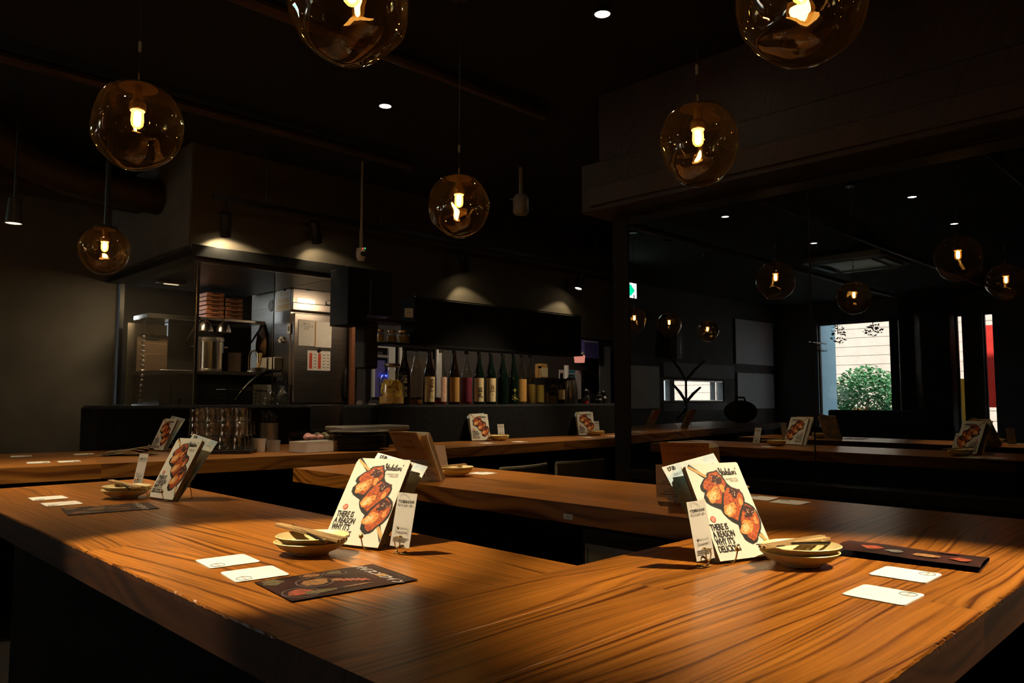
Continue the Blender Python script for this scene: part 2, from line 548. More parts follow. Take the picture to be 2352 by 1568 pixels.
def wrapped(rad, cz, da=0.0):
    return lambda x, z: (rad * math.sin(x / rad + da), -rad * math.cos(x / rad + da), cz + z)


def rrect(w, h, r, n=4, cx=0.0, cy=0.0):
    p = []
    for (sx, sy, a) in ((1, -1, -90), (1, 1, 0), (-1, 1, 90), (-1, -1, 180)):
        for i in range(n + 1):
            t = R(a + 90 * i / n)
            p.append((cx + sx * (w / 2 - r) + r * math.cos(t), cy + sy * (h / 2 - r) + r * math.sin(t)))
    return p


# ------------------------------------------------------------------ the room shell
fl = MB(); fl.box(-6.6, 9.4, -3.2, 7.2, -0.1, 0.0, 'floor_dark'); struct('floor', fl)
ce = MB(); ce.box(-6.6, 9.4, -3.2, 7.2, CEIL, CEIL + 0.1, 'ceiling_black'); struct('ceiling', ce)

WY = 6.17   # plaster wall behind the long counter
w = MB()
for a in ((-6.5, -4.47, 0, CEIL), (-2.78, 1.93, 0, CEIL), (-4.47, -2.78, 0, 1.0), (-4.47, -2.78, 1.31, CEIL)):
    w.box(a[0], a[1], WY, WY + 0.15, a[2], a[3], 'plaster')
struct('wall_back', w)
w = MB(); w.box(1.93, 9.4, 7.05, 7.2, 0, CEIL, 'kitchen_grey'); struct('wall_kitchen', w)
w = MB(); w.box(9.25, 9.4, 2.3, 7.2, 0, CEIL, 'black_panel'); struct('wall_right', w)
w = MB(); w.box(-6.6, 3.3, -3.2, -3.05, 0, CEIL, 'plaster'); struct('wall_behind', w)
w = MB(); w.box(XG + 0.12, 9.4, 2.28, 2.36, 0, CEIL, 'black_panel'); struct('wall_partition', w)
w = MB(); w.box(XG + 0.06, XG + 0.12, -3.2, 2.36, 0, CEIL, 'black_panel'); struct('wall_glazing_back', w)

# street wall with its openings (the side the glass partition mirrors)
EX = -6.3
w = MB()
zs0, zs1 = 0.55, 2.30
spans = [(-3.2, 2.86), (3.00, 3.26), (3.36, 3.74), (3.84, 4.06), (5.45, WY + 0.15)]
for a, b in spans:
    w.box(EX - 0.14, EX, a, b, 0, CEIL, 'grey_wall')
for a, b in ((2.86, 3.00), (3.26, 3.36), (3.74, 3.84), (4.06, 5.45)):
    w.box(EX - 0.14, EX, a, b, 0, zs0, 'grey_wall')
    w.box(EX - 0.14, EX, a, b, zs1, CEIL, 'grey_wall')
struct('wall_street', w)
for i, (a, b) in enumerate(((4.06, 5.45), (3.74, 3.84), (3.26, 3.36), (2.86, 3.00))):
    f = MB()
    for y in (a, b):
        f.box(EX - 0.10, EX - 0.04, y - 0.02 if y == b else y, y if y == b else y + 0.02, zs0, zs1, 'dark_frame')
    f.box(EX - 0.10, EX - 0.04, a, b, zs1 - 0.03, zs1, 'dark_frame')
    if i == 0:
        f.box(EX - 0.12, EX - 0.02, 4.17, 4.30, zs0, zs1, 'dark_frame')
    wo = struct('window_%d' % (i + 2), f)
    p = MB(); p.box(EX - 0.075, EX - 0.07, a, b, zs0, zs1, 'pane_glass'); obj('pane', p, wo)
# strip window in the plaster wall
f = MB()
for z in (1.0, 1.295):
    f.box(-4.47, -2.78, WY + 0.02, WY + 0.10, z, z + 0.015, 'steel')
for x in (-4.47, -3.08, -4.22):
    f.box(x, x + (0.02 if x != -3.08 else 0.12), WY + 0.02, WY + 0.10, 1.0, 1.31, 'grey_wall')
wo = struct('window_1', f)
p = MB(); p.box(-4.47, -2.78, WY + 0.055, WY + 0.06, 1.0, 1.31, 'pane_glass'); obj('pane', p, wo)

# bulkhead above the kitchen and bar
w = MB()
w.box(1.88, 3.36, 4.70, 4.85, 1.975, CEIL, 'bulkhead')
w.box(3.36, 9.25, 4.70, 4.85, 1.62, CEIL, 'bulkhead')
w.box(1.875, 1.96, 4.71, WY, 1.975, CEIL, 'plaster')
struct('wall_bulkhead', w)

# ------------------------------------------------------------------ glass partition on the right
f = MB()
f.box(XG - 0.004, XG + 0.10, 2.36, 2.46, 0, 2.0, 'dark_frame')
f.box(XG - 0.02, XG + 0.06, -3.05, 2.36, E + 0.955, E + 1.0, 'dark_frame')
struct('trim_1', f)
f = MB(); f.box(XG - 0.06, XG + 0.06, -3.05, 2.36, 0.632, 0.672, 'dark_frame'); struct('trim_2', f)
f = MB(); f.box(XG - 0.01, XG + 0.06, -3.05, 2.36, 0, 0.632, 'black_panel'); struct('wall_low', f)
panes = thing('glass_partition', 'dark mirror-like glass partition reflecting the lamps and tables', 'partition', (XG, 0, 0))
panes['kind'] = 'structure'
for a, b in ((1.403, 2.36), (-0.45, 1.397), (-3.05, -0.456)):
    p = MB(); p.box(0.0, 0.012, a, b, 0.672, E + 0.955, 'partition_glass'); obj('pane', p, panes)
p = MB(); p.box(-0.001, 0.010, 1.397, 1.403, 0.672, E + 0.955, 'dark_frame'); obj('joint_strip', p, panes)
# timber header above it
h = thing('timber_header', 'dark timber header beam above the glass partition', 'beam', (0, 0, 0))
h['kind'] = 'structure'
b = MB(); b.box(3.03, 3.36, -3.05, 2.52, E + 0.965, E + 1.22, 'beam_wood', bev=0.004); obj('beam', b, h)
b = MB(); b.box(3.015, 3.03, -3.05, 2.46, E + 0.99, E + 1.09, 'beam_wood', bev=0.003); obj('board', b, h)
b = MB(); b.box(3.09, 3.36, -3.05, 2.45, E + 1.22, CEIL, 'beam_wood', bev=0.004); obj('upper_panel', b, h)


# ------------------------------------------------------------------ plank tops
def plank_mesh(L, W, H, mat, rough=0, seed=0, edge=None):
    """board centred on its top face; rough = -1 / +1 gives a chipped long edge on that side"""
    m = MB()
    c = 0.00015
    hl, hw = L / 2, W / 2
    if not rough:
        o = 0
        m.v += [(x, y, -H) for x, y in ((-hl, -hw), (hl, -hw), (hl, hw), (-hl, hw))]
        m.v += [(x, y, -c) for x, y in ((-hl, -hw), (hl, -hw), (hl, hw), (-hl, hw))]
        m.v += [(x, y, 0) for x, y in ((-hl + c, -hw + c), (hl - c, -hw + c), (hl - c, hw - c), (-hl + c, hw - c))]
        m.face((3, 2, 1, 0), mat)
        for k in (0, 4):
            for i in range(4):
                j = (i + 1) % 4
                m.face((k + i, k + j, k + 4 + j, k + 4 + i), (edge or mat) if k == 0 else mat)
        m.face((8, 9, 10, 11), mat)
        return m.mesh('plank')
    rnd = random.Random(seed)
    n = max(8, int(L / 0.006))
    rows = []
    s = rough
    for i in range(n + 1):
        x = -hl + L * i / n
        k = noise.noise((x * 60, seed * 3.1, 0)) * 0.5 + noise.noise((x * 190, seed, 4)) * 0.5
        chip = 0.0012 + max(0, k) * 0.006 + (0.004 if rnd.random() < 0.03 else 0)
        low = 0.003 + max(0, noise.noise((x * 45, seed, 9))) * 0.004
        rows.append([(x, -s * hw, -H), (x, -s * (hw - 0.0), -c), (x, -s * (hw - c), 0), (x, s * (hw - chip), 0),
                     (x, s * (hw - chip * 0.2), -low), (x, s * hw, -0.012), (x, s * (hw - 0.001), -H)])
    for r in rows:
        m.v += r
    q = 7
    for i in range(n):
        for k in range(q):
            l = (k + 1) % q
            f = (i * q + k, i * q + l, (i + 1) * q + l, (i + 1) * q + k)
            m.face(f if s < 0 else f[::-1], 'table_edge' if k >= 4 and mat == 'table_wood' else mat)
    a = list(range(q)); b = [n * q + k for k in range(q)]
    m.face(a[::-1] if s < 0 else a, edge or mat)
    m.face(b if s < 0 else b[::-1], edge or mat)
    return m.mesh('plank')


_pk = [0]


def plank_top(parent, L, W, H, n, mat, cuts, rough=0, rot=0.0, origin=(0, 0, 0), edge=None):
    """n boards across W (local y), each split along local x at its own places"""
    pw = W / n
    for i in range(n):
        ends = [0.0] + cuts[i % len(cuts)] + [1.0]
        for a, b in zip(ends, ends[1:]):
            _pk[0] += 1
            rg = 0
            if rough == -1 and i == 0: rg = -1
            if rough == 1 and i == n - 1: rg = 1
            me = plank_mesh((b - a) * L - 0.0001, pw - 0.0002, H, mat, rg, _pk[0], edge)
            lx = -L / 2 + (a + b) / 2 * L
            ly = -W / 2 + pw * (i + 0.5)
            c, s = math.cos(rot), math.sin(rot)
            obj('plank', me, parent, (origin[0] + lx * c - ly * s, origin[1] + lx * s + ly * c, origin[2]), (0, 0, rot))


CUT = [[0.27, 0.71], [0.48], [0.18, 0.60], [0.36, 0.83]]
# U-shaped table: two arms along y, one cross arm along x
tb = thing('plank_table', 'U-shaped table of warm oiled planks in the foreground', 'table', (0, 0, 0))
# left arm x .47-1.04, y .88-2.95 (boards run along y)
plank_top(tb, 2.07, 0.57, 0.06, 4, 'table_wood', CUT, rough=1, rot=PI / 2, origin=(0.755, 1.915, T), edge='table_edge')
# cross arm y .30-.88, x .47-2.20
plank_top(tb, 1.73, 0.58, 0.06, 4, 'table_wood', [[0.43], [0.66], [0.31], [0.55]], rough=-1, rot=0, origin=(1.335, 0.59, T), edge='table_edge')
# middle arm x 1.64-2.20
plank_top(tb, 2.07, 0.56, 0.056, 4, 'table_wood', [[0.52], [0.22, 0.7], [0.4], [0.62]], rot=PI / 2, origin=(1.92, 1.915, T))
# dark carcass under the arms
c_ = MB(); c_.box(0.62, 0.98, 0.8, 2.85, 0, T - 0.061, 'black_panel'); obj('base_panel', c_, tb)
c_ = MB(); c_.box(0.98, 1.72, 0.45, 0.76, 0, T - 0.061, 'black_panel'); obj('base_panel', c_, tb)
c_ = MB(); c_.box(1.76, 2.1, 0.45, 2.8, 0, T - 0.061, 'black_panel'); obj('base_panel', c_, tb)
c_ = MB(); c_.box(1.715, 1.76, 0.78, 1.43, 0.05, T - 0.08, 'clipboard_brown'); obj('cabinet_front', c_, tb)
# table number on the middle arm's edge
tg = MB(); tg.box(-0.017, 0.017, -0.0008, 0, -0.0075, 0.0075, 'paper_white')
put_text(tg, 'A3', 0.013, 'grey_ink', upright(0, -0.0045, -0.001))
tag(obj('table_tag', tg, None, (1.6395, 1.42, T - 0.038), (0, 0, R(-90))), 'small white A3 tag stuck on the middle table edge', 'tag')

# notice pinned below the middle arm
nt_ = MB(); nt_.box(-0.12, 0.12, -0.001, 0, -0.22, 0, 'paper_white')
put_text(nt_, 'ご注文はモバイルオーダーで\nお願いいたします', 0.012, 'grey_ink', upright(0.0, -0.035, -0.0015))
for i in range(7):
    nt_.flat([(-0.10, -0.0015, -0.075 - i * 0.02), (0.10 - (i % 3) * 0.03, -0.0015, -0.075 - i * 0.02), (0.10 - (i % 3) * 0.03, -0.0015, -0.072 - i * 0.02), (-0.10, -0.0015, -0.072 - i * 0.02)], 'grey_ink')
nt_.flat([(-0.112, -0.0016, -0.2), (-0.108, -0.0016, -0.2), (-0.108, -0.0016, -0.015), (-0.112, -0.0016, -0.015)], 'blue_ink')
tag(obj('notice_sheet', nt_, None, (1.713, 1.30, E - 0.41), (0, 0, R(-90))), 'printed notice sheet pinned to the cabinet under the middle table', 'notice')

# long counter on the left (turned a few degrees) and bar counter behind
TH = R(-9)
lc = thing('long_counter', 'dim plank counter on the left carrying tumblers and plates', 'counter', (2.55, 3.445, T + 0.006), TH)
plank_top(lc, 5.2, 0.98, 0.065, 5, 'counter_wood', [[0.3, 0.72], [0.52], [0.2, 0.66], [0.4, 0.85], [0.55]], rot=0, origin=(-2.6, 0.49, 0))
c_ = MB(); c_.box(-5.1, -0.05, 0.25, 0.9, -T - 0.006, -0.066, 'black_panel'); obj('base_panel', c_, lc)
bc = thing('bar_counter', 'plank bar counter below the bottle ledge', 'counter', (0, 0, T))
plank_top(bc, 6.6, 0.52, 0.06, 3, 'counter_wood', [[0.22, 0.5, 0.8], [0.35, 0.68], [0.15, 0.44, 0.72]], rot=0, origin=(5.85, 3.76, 0))
c_ = MB(); c_.box(2.7, 9.1, 3.85, 4.0, -T, -0.061, 'black_panel'); obj('base_panel', c_, bc)
for x in (2.95, 4.55, 6.2):
    c_ = MB(); c_.box(x, x + 0.06, 3.62, 3.70, -T, -0.061, 'grey_plastic'); obj('leg', c_, bc)


def rounded_block(x0, x1, y0, y1, z1, mat, r=0.05):
    pts = rrect(x1 - x0, y1 - y0, r, 5, (x0 + x1) / 2, (y0 + y1) / 2)
    m = MB(); m.prism(pts, 0, z1 - 0.015, mat)
    o = len(m.v); n = len(pts)
    cx, cy = (x0 + x1) / 2, (y0 + y1) / 2
    ins = [(cx + (a - cx) * (1 - 0.03 / (x1 - x0)), cy + (b - cy) * (1 - 0.03 / (y1 - y0))) for a, b in pts]
    m.v += [(a, b, z1 - 0.015) for a, b in pts] + [(a, b, z1) for a, b in ins]
    for i in range(n):
        j = (i + 1) % n
        m.face((o + i, o + j, o + n + j, o + n + i), mat, True)
    m.face([o + n + i for i in range(n)], mat)
    return m


LZ = E - 0.038
tag(obj('bar_ledge', rounded_block(2.78, 9.2, 4.02, 4.40, LZ, 'black_plaster')), 'long black plaster ledge carrying the row of bottles', 'ledge')
tag(obj('kitchen_ledge', rounded_block(-1.29, 0.0, 0.0, 0.36, LZ, 'black_plaster'), None, (2.60, 4.43, 0), (0, 0, TH)), 'black plaster ledge under the kitchen glass', 'ledge')

# ------------------------------------------------------------------ kitchen glass box and hood
hd = thing('kitchen_hood', 'dark metal hood above the kitchen glass', 'hood', (0, 0, 0))
m = MB(); m.box(1.86, 2.95, 4.62, WY, 1.90, 1.975, 'black_metal', bev=0.004); obj('hood_slab', m, hd)
m = MB(); m.box(2.95, 3.36, 4.62, 5.40, 1.90, 1.975, 'black_metal', bev=0.004); obj('hood_slab', m, hd)
m = MB(); m.box(1.855, 1.862, 4.63, WY, 1.945, 1.972, 'steel'); obj('edge_strip', m, hd)
m = MB(); m.box(1.90, 3.30, 4.66, 4.69, 1.875, 1.90, 'steel'); obj('edge_strip', m, hd)
gk = thing('kitchen_glass', 'smoky corner glass screen round the kitchen on the black ledge', 'glass screen', (0, 0, 0))
m = MB(); m.box(1.945, 1.965, 4.74, 4.76, LZ, 1.90, 'steel_bright', bev=0.002); obj('corner_post', m, gk)
m = MB(); m.box(1.965, 2.47, 4.745, 4.751, LZ, 1.90, 'pane_glass'); obj('pane', m, gk)
m = MB(); m.box(1.95, 1.956, 4.76, WY, LZ, 1.90, 'pane_glass'); obj('pane', m, gk)
m = MB(); m.box(1.94, 1.97, WY - 0.04, WY, LZ, 1.9, 'black_metal'); obj('wall_post', m, gk)
m = MB(); m.box(2.468, 2.474, 4.744, 4.752, LZ, 1.90, 'steel_bright'); obj('pane_edge', m, gk)

# bar hood panel, shelf boxes
bp_ = thing('bar_hood', 'black hanging panel above the row of bottles', 'panel', (0, 0, 0))
m = MB(); m.box(3.27, 5.08, 4.24, 4.40, 1.415, 1.742, 'black_panel'); obj('panel', m, bp_)
m = MB(); m.box(3.02, 5.08, 4.22, 4.42, 1.400, 1.416, 'black_metal'); obj('bottom_shelf', m, bp_)
m = MB(); m.box(3.27, 5.08, 4.236, 4.243, 1.745, 1.752, 'steel_bright'); obj('top_trim', m, bp_)
bx = thing('hanging_cabinet', 'black hanging cabinet beside the steel refrigerator', 'cabinet', (0, 0, 0))
m = MB(); m.box(2.75, 2.90, 4.28, 4.50, 1.52, 1.90, 'black_panel', bev=0.003); obj('body', m, bx)
m = MB(); m.box(2.90, 3.12, 4.30, 4.50, 1.60, 1.90, 'black_metal', bev=0.003); obj('side_box', m, bx)
m = MB(); m.box(2.87, 3.26, 4.26, 4.46, 1.555, 1.575, 'beam_wood'); obj('shelf_board', m, bx)
m = MB(); m.box(2.91, 2.93, 4.272, 4.279, 1.6, 1.83, 'steel'); obj('hinge_strip', m, bx)
m = MB(); m.box(2.895, 3.01, 4.30, 4.42, 1.235, 1.55, 'black_fabric', bev=0.01)
tag(obj('hanging_box', m), 'matt black box hanging below the cabinet shelf', 'box')
# jars on the small shelf and one above
for i, (x, z, h_, w_) in enumerate(((2.99, 1.435, 0.085, 0.03), (3.09, 1.435, 0.085, 0.036), (3.19, 1.435, 0.09, 0.042))):
    j = thing('spice_jar', ('narrow gold-lidded jar on the shelf left of the hanging panel', 'amber jar in the middle of the small shelf by the panel', 'wide amber jar touching the hanging panel')[i], 'jar', (x + 0.03, 4.30, 1.417), group='jars beside the bar panel')
    m = MB(); m.lathe([(w_ * 0.95, 0), (w_, 0.006), (w_, h_ * 0.75), (w_ * 0.8, h_ * 0.85)], 'clear_glass', 16); obj('jar_glass', m, j)
    m = MB(); m.lathe([(w_ * 0.9, 0.003), (w_ * 0.9, h_ * 0.6)], 'liquid_gold', 16, close_top=True, close_bot=True); obj('contents', m, j)
    m = MB(); m.lathe([(w_ * 0.82, h_ * 0.85), (w_ * 0.82, h_)], 'brass', 16, close_top=True, close_bot=True); obj('lid', m, j)
m = MB(); m.box(-0.03, 0.03, -0.002, 0.0, 0, 0.065, 'paper_white')
m.tube([(-0.01, -0.003, 0.03), (0.0, -0.003, 0.04), (0.012, -0.003, 0.028)], 0.001, 'ink')
tag(obj('price_card', m, None, (3.24, 4.27, 1.60), (0, 0, R(-30))), 'small white card propped at the end of the cabinet shelf', 'card')

# refrigerator
fr = thing('refrigerator', 'tall brushed steel kitchen refrigerator with papers on its door', 'refrigerator', (3.02, 5.5, 0))
m = MB(); m.box(0, 0.62, 0.03, 0.7, 0.05, 1.95, 'steel', bev=0.004); obj('body', m, fr)
m = MB(); m.box(0.0, 0.62, 0.0, 0.03, 1.73, 1.95, 'steel', bev=0.006); obj('control_panel', m, fr)
m = MB(); m.box(-0.01, 0.63, -0.02, 0.0, 1.735, 1.80, 'steel', bev=0.008); obj('top_rail', m, fr)
d1 = obj('door', MB().box(0.01, 0.61, -0.02, 0.03, 1.0, 1.715, 'steel', bev=0.006), fr)
m = MB(); m.tube([(0.5, -0.02, 1.28), (0.47, -0.045, 1.24), (0.46, -0.05, 1.13), (0.47, -0.045, 1.05), (0.5, -0.02, 1.02)], 0.012, 'black_metal'); obj('handle', m, d1)
d2 = obj('door', MB().box(0.01, 0.61, -0.02, 0.03, 0.2, 0.985, 'steel', bev=0.006), fr)
m = MB(); m.tube([(0.5, -0.02, 0.97), (0.46, -0.05, 0.92), (0.46, -0.05, 0.82), (0.5, -0.02, 0.75)], 0.012, 'black_metal'); obj('handle', m, d2)
m = MB(); m.prism(rrect(0.16, 0.05, 0.02, 4, 0.12, 1.845 - 0.03), -0.004, -0.0, 'steel_bright', 'y'); obj('brand_plate', m, fr)
m = MB(); m.prism(rrect(0.20, 0.06, 0.025, 4, 0.40, 1.815), -0.004, -0.0, 'black_panel', 'y'); m.prism(rrect(0.05, 0.03, 0.006, 3, 0.33, 1.825), -0.006, -0.004, 'white_plastic', 'y'); obj('thermometer', m, fr)
m = MB(); m.prism(rrect(0.045, 0.04, 0.01, 3, 0.14, 1.925), -0.002, 0.0, 'teal_sticker', 'y'); obj('sticker', m, fr)
# papers on the fridge
m = MB()
m.box(-0.15, -0.004, -0.002, 0, -0.10, 0.11, 'paper_white'); m.box(0.004, 0.15, -0.002, 0, -0.105, 0.105, 'paper_white'); m.box(-0.005, 0.005, -0.003, 0, -0.1, 0.1, 'label_gold')
put_text(m, '鶏もも\nつくね ねぎま\n手羽', 0.02, 'grey_ink', upright(-0.08, 0.07, -0.0025))
tag(obj('memo_sheets', m, None, (3.215, 5.477, 1.555)), 'two cream memo sheets on the refrigerator door', 'memo')
m = MB(); m.box(-0.105, 0.105, -0.002, 0, -0.08, 0.08, 'paper_white')
for cx in (-0.075, 0.005):
    m.box(cx - 0.013, cx + 0.013, -0.003, -0.002, -0.065, 0.06, 'red_ink')
for i in range(5):
    for cx in (-0.035, 0.045, 0.085):
        m.box(cx - 0.012, cx + 0.010, -0.0026, -0.002, -0.055 + i * 0.025, -0.050 + i * 0.025, 'grey_ink')
m.prism(rrect(0.026, 0.026, 0.01, 3, 0.0, 0.085), -0.012, -0.002, 'black_metal', 'y')
tag(obj('calendar_sheet', m, None, (3.253, 5.477, 1.34)), 'white calendar with red columns under a black magnet', 'calendar')
# notice and stickers on the fridge side / glass
m = MB(); m.box(-0.125, 0.125, -0.002, 0, -0.12, 0.12, 'paper')
for i in range(4):
    for k in range(4):
        m.box(-0.085 + k * 0.045, -0.05 + k * 0.045, -0.003, -0.002, -0.10 + i * 0.05, -0.066 + i * 0.05, 'label_cream')
m.prism(rrect(0.02, 0.02, 0.008, 3, 0.03, 0.05), -0.008, -0.002, 'brown_ink', 'y')
tag(obj('schedule_sheet', m, None, (3.019, 5.645, 1.86), (0, 0, R(-90))), 'large schedule sheet on the side of the refrigerator', 'notice')
m = MB(); m.tube([(0.035 * math.cos(t * PI / 8), 0, 0.045 * math.sin(t * PI / 8)) for t in range(16)], 0.004, 'grey_plastic', 6, closed=True)
m.tube([(-0.02, 0, -0.03), (0.02, 0, 0.03)], 0.003, 'grey_plastic', 6)
tag(obj('round_sign', m, None, (3.012, 5.84, 1.80), (0, 0, R(-90))), 'round no-entry style ring sign beside the schedule sheet', 'sign')
m = MB(); m.box(-0.025, 0.025, -0.002, 0, -0.04, 0.04, 'card_paper'); m.box(-0.012, 0.012, -0.003, -0.002, -0.02, 0.02, 'grey_ink')
tag(obj('small_label', m, None, (3.019, 5.545, 1.59), (0, 0, R(-90))), 'small printed label above the white paper puff', 'label')
m = MB()
for i in range(6):
    m.ball((0.016 * math.cos(i * 1.9), 0.006 * (i % 2), 0.018 * math.sin(i * 1.9)), 0.014, 'paper_white', 8, 6)
tag(obj('paper_puff', m, None, (3.0, 5.62, 1.50)), 'crumpled white paper puff left of the refrigerator door', 'paper')
m = MB(); m.box(-0.15, 0.12, -0.08, 0, 0, 0.10, 'white_plastic', bev=0.006)
tag(obj('tissue_box', m, None, (3.018, 5.75, 1.265), (0, 0, R(-90))), 'pale paper box fixed to the side of the refrigerator', 'box')
# door post to the right of the fridge
m = MB(); m.box(3.50, 3.535, 5.38, 5.42, 0, 1.72, 'crate_wood'); m.box(3.537, 3.552, 5.38, 5.42, 0, 1.72, 'steel_bright')
struct('trim_3', m)

# kitchen interior
kc = thing('kitchen_bench', 'steel kitchen bench behind the glass', 'bench', (0, 0, 0))
m = MB(); m.box(2.0, 2.92, 5.45, 6.04, 1.205, 1.235, 'steel', bev=0.004); obj('bench_top', m, kc)
m = MB(); m.box(2.02, 2.90, 5.5, 6.04, 0.0, 1.2, 'black_metal'); obj('bench_body', m, kc)
ks = thing('kitchen_shelf', 'steel wall shelf carrying stacked wooden trays', 'shelf', (0, 0, 0))
m = MB(); m.box(2.38, 2.95, 5.80, 6.05, 1.64, 1.66, 'steel', bev=0.003); obj('shelf_plate', m, ks)
for x in (2.42, 2.95):
    m = MB(); m.tube([(x, 5.85, 1.64), (x, 6.05, 1.5)], 0.008, 'steel'); obj('bracket', m, ks)
m = MB(); m.box(2.03, 2.42, 5.80, 6.10, 1.625, 1.66, 'steel_bright', bev=0.004)
tag(obj('hood_light_shelf', m), 'bright lit steel shelf edge above the clipboard', 'shelf')
m = MB(); m.box(1.975, 2.26, 6.045, 6.06, 0.99, 1.60, 'steel_brushed')
tag(obj('splash_panel', m), 'shiny steel splash panel in the kitchen corner', 'panel')
m = MB(); m.box(2.27, 2.95, 6.05, 6.12, 0.9, 1.62, 'black_metal'); struct('wall_splash', m)
cb = thing('clipboard', 'brown clipboard hanging in front of the shiny steel panel', 'clipboard', (2.113, 5.93, 1.21))
m = MB(); m.prism(rrect(0.22, 0.30, 0.012, 3, 0, 0.15), -0.006, 0, 'clipboard_brown', 'y'); obj('board', m, cb)
m = MB(); m.box(-0.045, 0.045, -0.014, -0.006, 0.265, 0.285, 'steel_bright'); m.tube([(-0.03, -0.012, 0.285), (-0.02, -0.012, 0.305), (0.02, -0.012, 0.305), (0.03, -0.012, 0.285)], 0.005, 'steel_bright'); obj('clip', m, cb)
for i in range(2):
    m = MB(); m.box(-0.10, 0.10, -0.0072, -0.006, 0.155 + i * 0.08, 0.157 + i * 0.08, 'label_gold'); obj('ruled_line', m, cb)
for s_, (x0, n_) in enumerate(((2.54, 6), (2.695, 5))):
    for k in range(n_):
        tr = thing('wooden_tray', ('%s tray of the taller stack on the kitchen shelf' if s_ == 0 else '%s tray of the shorter stack on the kitchen shelf') % (('bottom', 'second', 'third', 'fourth', 'fifth', 'top') if s_ == 0 else ('bottom', 'second', 'third', 'fourth', 'top'))[k], 'tray', (x0 + random.Random(k + s_ * 9).uniform(-0.004, 0.004), 5.90, 1.661 + k * 0.034), group='wooden trays in stacks')
        m = MB(); m.box(-0.065, 0.065, -0.07, 0.07, 0, 0.006, 'crate_wood'); obj('tray_floor', m, tr)
        for sy in (-1, 1):
            m = MB(); m.box(-0.07, 0.07, sy * 0.07 - 0.005, sy * 0.07 + 0.005, 0.0, 0.029, 'crate_wood', bev=0.002); obj('tray_side', m, tr)
            m = MB(); m.box(-0.03, 0.03, sy * 0.07 - 0.0056, sy * 0.07 + 0.0056, 0.016, 0.024, 'black_panel'); obj('hand_slot', m, tr)
        for sx in (-1, 1):
            m = MB(); m.box(sx * 0.067 - 0.004, sx * 0.067 + 0.004, -0.065, 0.065, 0.0, 0.026, 'crate_wood'); obj('tray_end', m, tr)
pot = thing('stock_pot', 'tall shiny steel stock pot on the kitchen bench', 'pot', (2.52, 5.86, 1.236))
m = MB(); m.lathe([(0.098, 0), (0.10, 0.01), (0.10, 0.02), (0.103, 0.024), (0.10, 0.028), (0.10, 0.235), (0.106, 0.24), (0.106, 0.248), (0.096, 0.248), (0.094, 0.03)], 'steel_bright', 28, close_bot=True); obj('pot_body', m, pot)
m = MB(); m.lathe([(0.104, 0.249), (0.104, 0.27), (0.09, 0.278), (0.02, 0.284)], 'steel', 28, close_top=True); obj('lid', m, pot)
for s_ in (-1, 1):
    m = MB(); m.tube([(s_ * 0.10, -0.03, 0.2), (s_ * 0.13, -0.03, 0.2), (s_ * 0.13, 0.03, 0.2), (s_ * 0.10, 0.03, 0.2)], 0.005, 'steel'); obj('handle', m, pot)
for i, x in enumerate((2.455, 2.595)):
    m = MB(); m.lathe([(0.058, 0), (0.06, 0.004), (0.055, 0.03), (0.042, 0.062), (0.02, 0.082), (0.006, 0.088)], 'steel_bright', 20, close_top=True)
    m.tube([(0, 0, 0.086), (0, 0, 0.105)], 0.006, 'black_metal')
    tag(obj('heat_lamp', m, None, (x, 5.80, 1.548)), ('steel dome lamp above the stock pot, next to the glass corner', 'steel dome lamp hanging right of the stock pot')[i], 'lamp', 'dome lamps in the kitchen')
m = MB(); m.lathe([(0.003, 0), (0.055, 0.03), (0.088, 0.12), (0.092, 0.2), (0.07, 0.29), (0.03, 0.36), (0.008, 0.39)], 'fan_straw', 20, sy=0.18)
fan = thing('straw_fan', 'brown straw leaf-shaped fan hanging on the refrigerator side', 'fan', (3.0, 5.97, 1.29), R(-90))
obj('fan_leaf', m, fan)
m = MB(); m.tube([(0.06, -0.02, 0.08), (0.115, -0.03, 0.0)], 0.008, 'label_gold'); m.tube([(0.04, -0.015, 0.13), (0.06, -0.02, 0.08)], 0.005, 'black_metal'); obj('fan_handle', m, fan)
fc = thing('kitchen_tap', 'curved steel kitchen tap behind the glass', 'tap', (2.73, 5.62, 1.2))
m = MB(); m.tube([(0, 0, 0.0), (0, 0, 0.16), (0.01, -0.01, 0.2), (0.03, -0.03, 0.205), (0.045, -0.05, 0.18), (0.045, -0.05, 0.11)], 0.009, 'steel_bright', 10); obj('spout', m, fc)
m = MB(); m.lathe([(0.02, 0), (0.02, 0.03), (0.012, 0.05)], 'steel_bright', 14); obj('tap_base', m, fc)
m = MB(); m.lathe([(0.03, 0), (0.05, 0.02), (0.065, 0.04), (0.062, 0.04), (0.046, 0.022)], 'white_plastic', 20, close_bot=True)
tag(obj('small_bowl', m, None, (2.83, 5.66, 1.236)), 'small pale bowl beside the kitchen tap', 'bowl')
m = MB(); m.tube([(0, 0, 0), (0.03, 0.0, 0.16)], [0.011, 0.016], 'pale_wood', 8)
tag(obj('wooden_paddle', m, None, (2.845, 5.72, 1.236)), 'wooden paddle standing behind the small pale bowl', 'utensil')
m = MB(); m.box(-0.055, 0.055, -0.05, 0.05, 0, 0.16, 'clipboard_brown', bev=0.004)
tag(obj('dark_crate', m, None, (2.70, 5.86, 1.236)), 'dark brown box standing right of the stock pot', 'box')
m = MB(); pts = []
for i in range(13):
    t = i / 12
    pts.append((2.33 + 0.32 * t, 4.98 + 0.02 * t, 1.02 + 0.21 * (1 - (1 - t) ** 2.2)))
m.tube(pts, 0.012, 'black_metal', 10)
tag(obj('black_hose', m), 'thick black hose arching behind the kitchen glass', 'hose')
wb = thing('wire_basket', 'dark wire basket standing on the ledge behind the glass', 'basket', (2.34, 4.95, LZ))
m = MB()
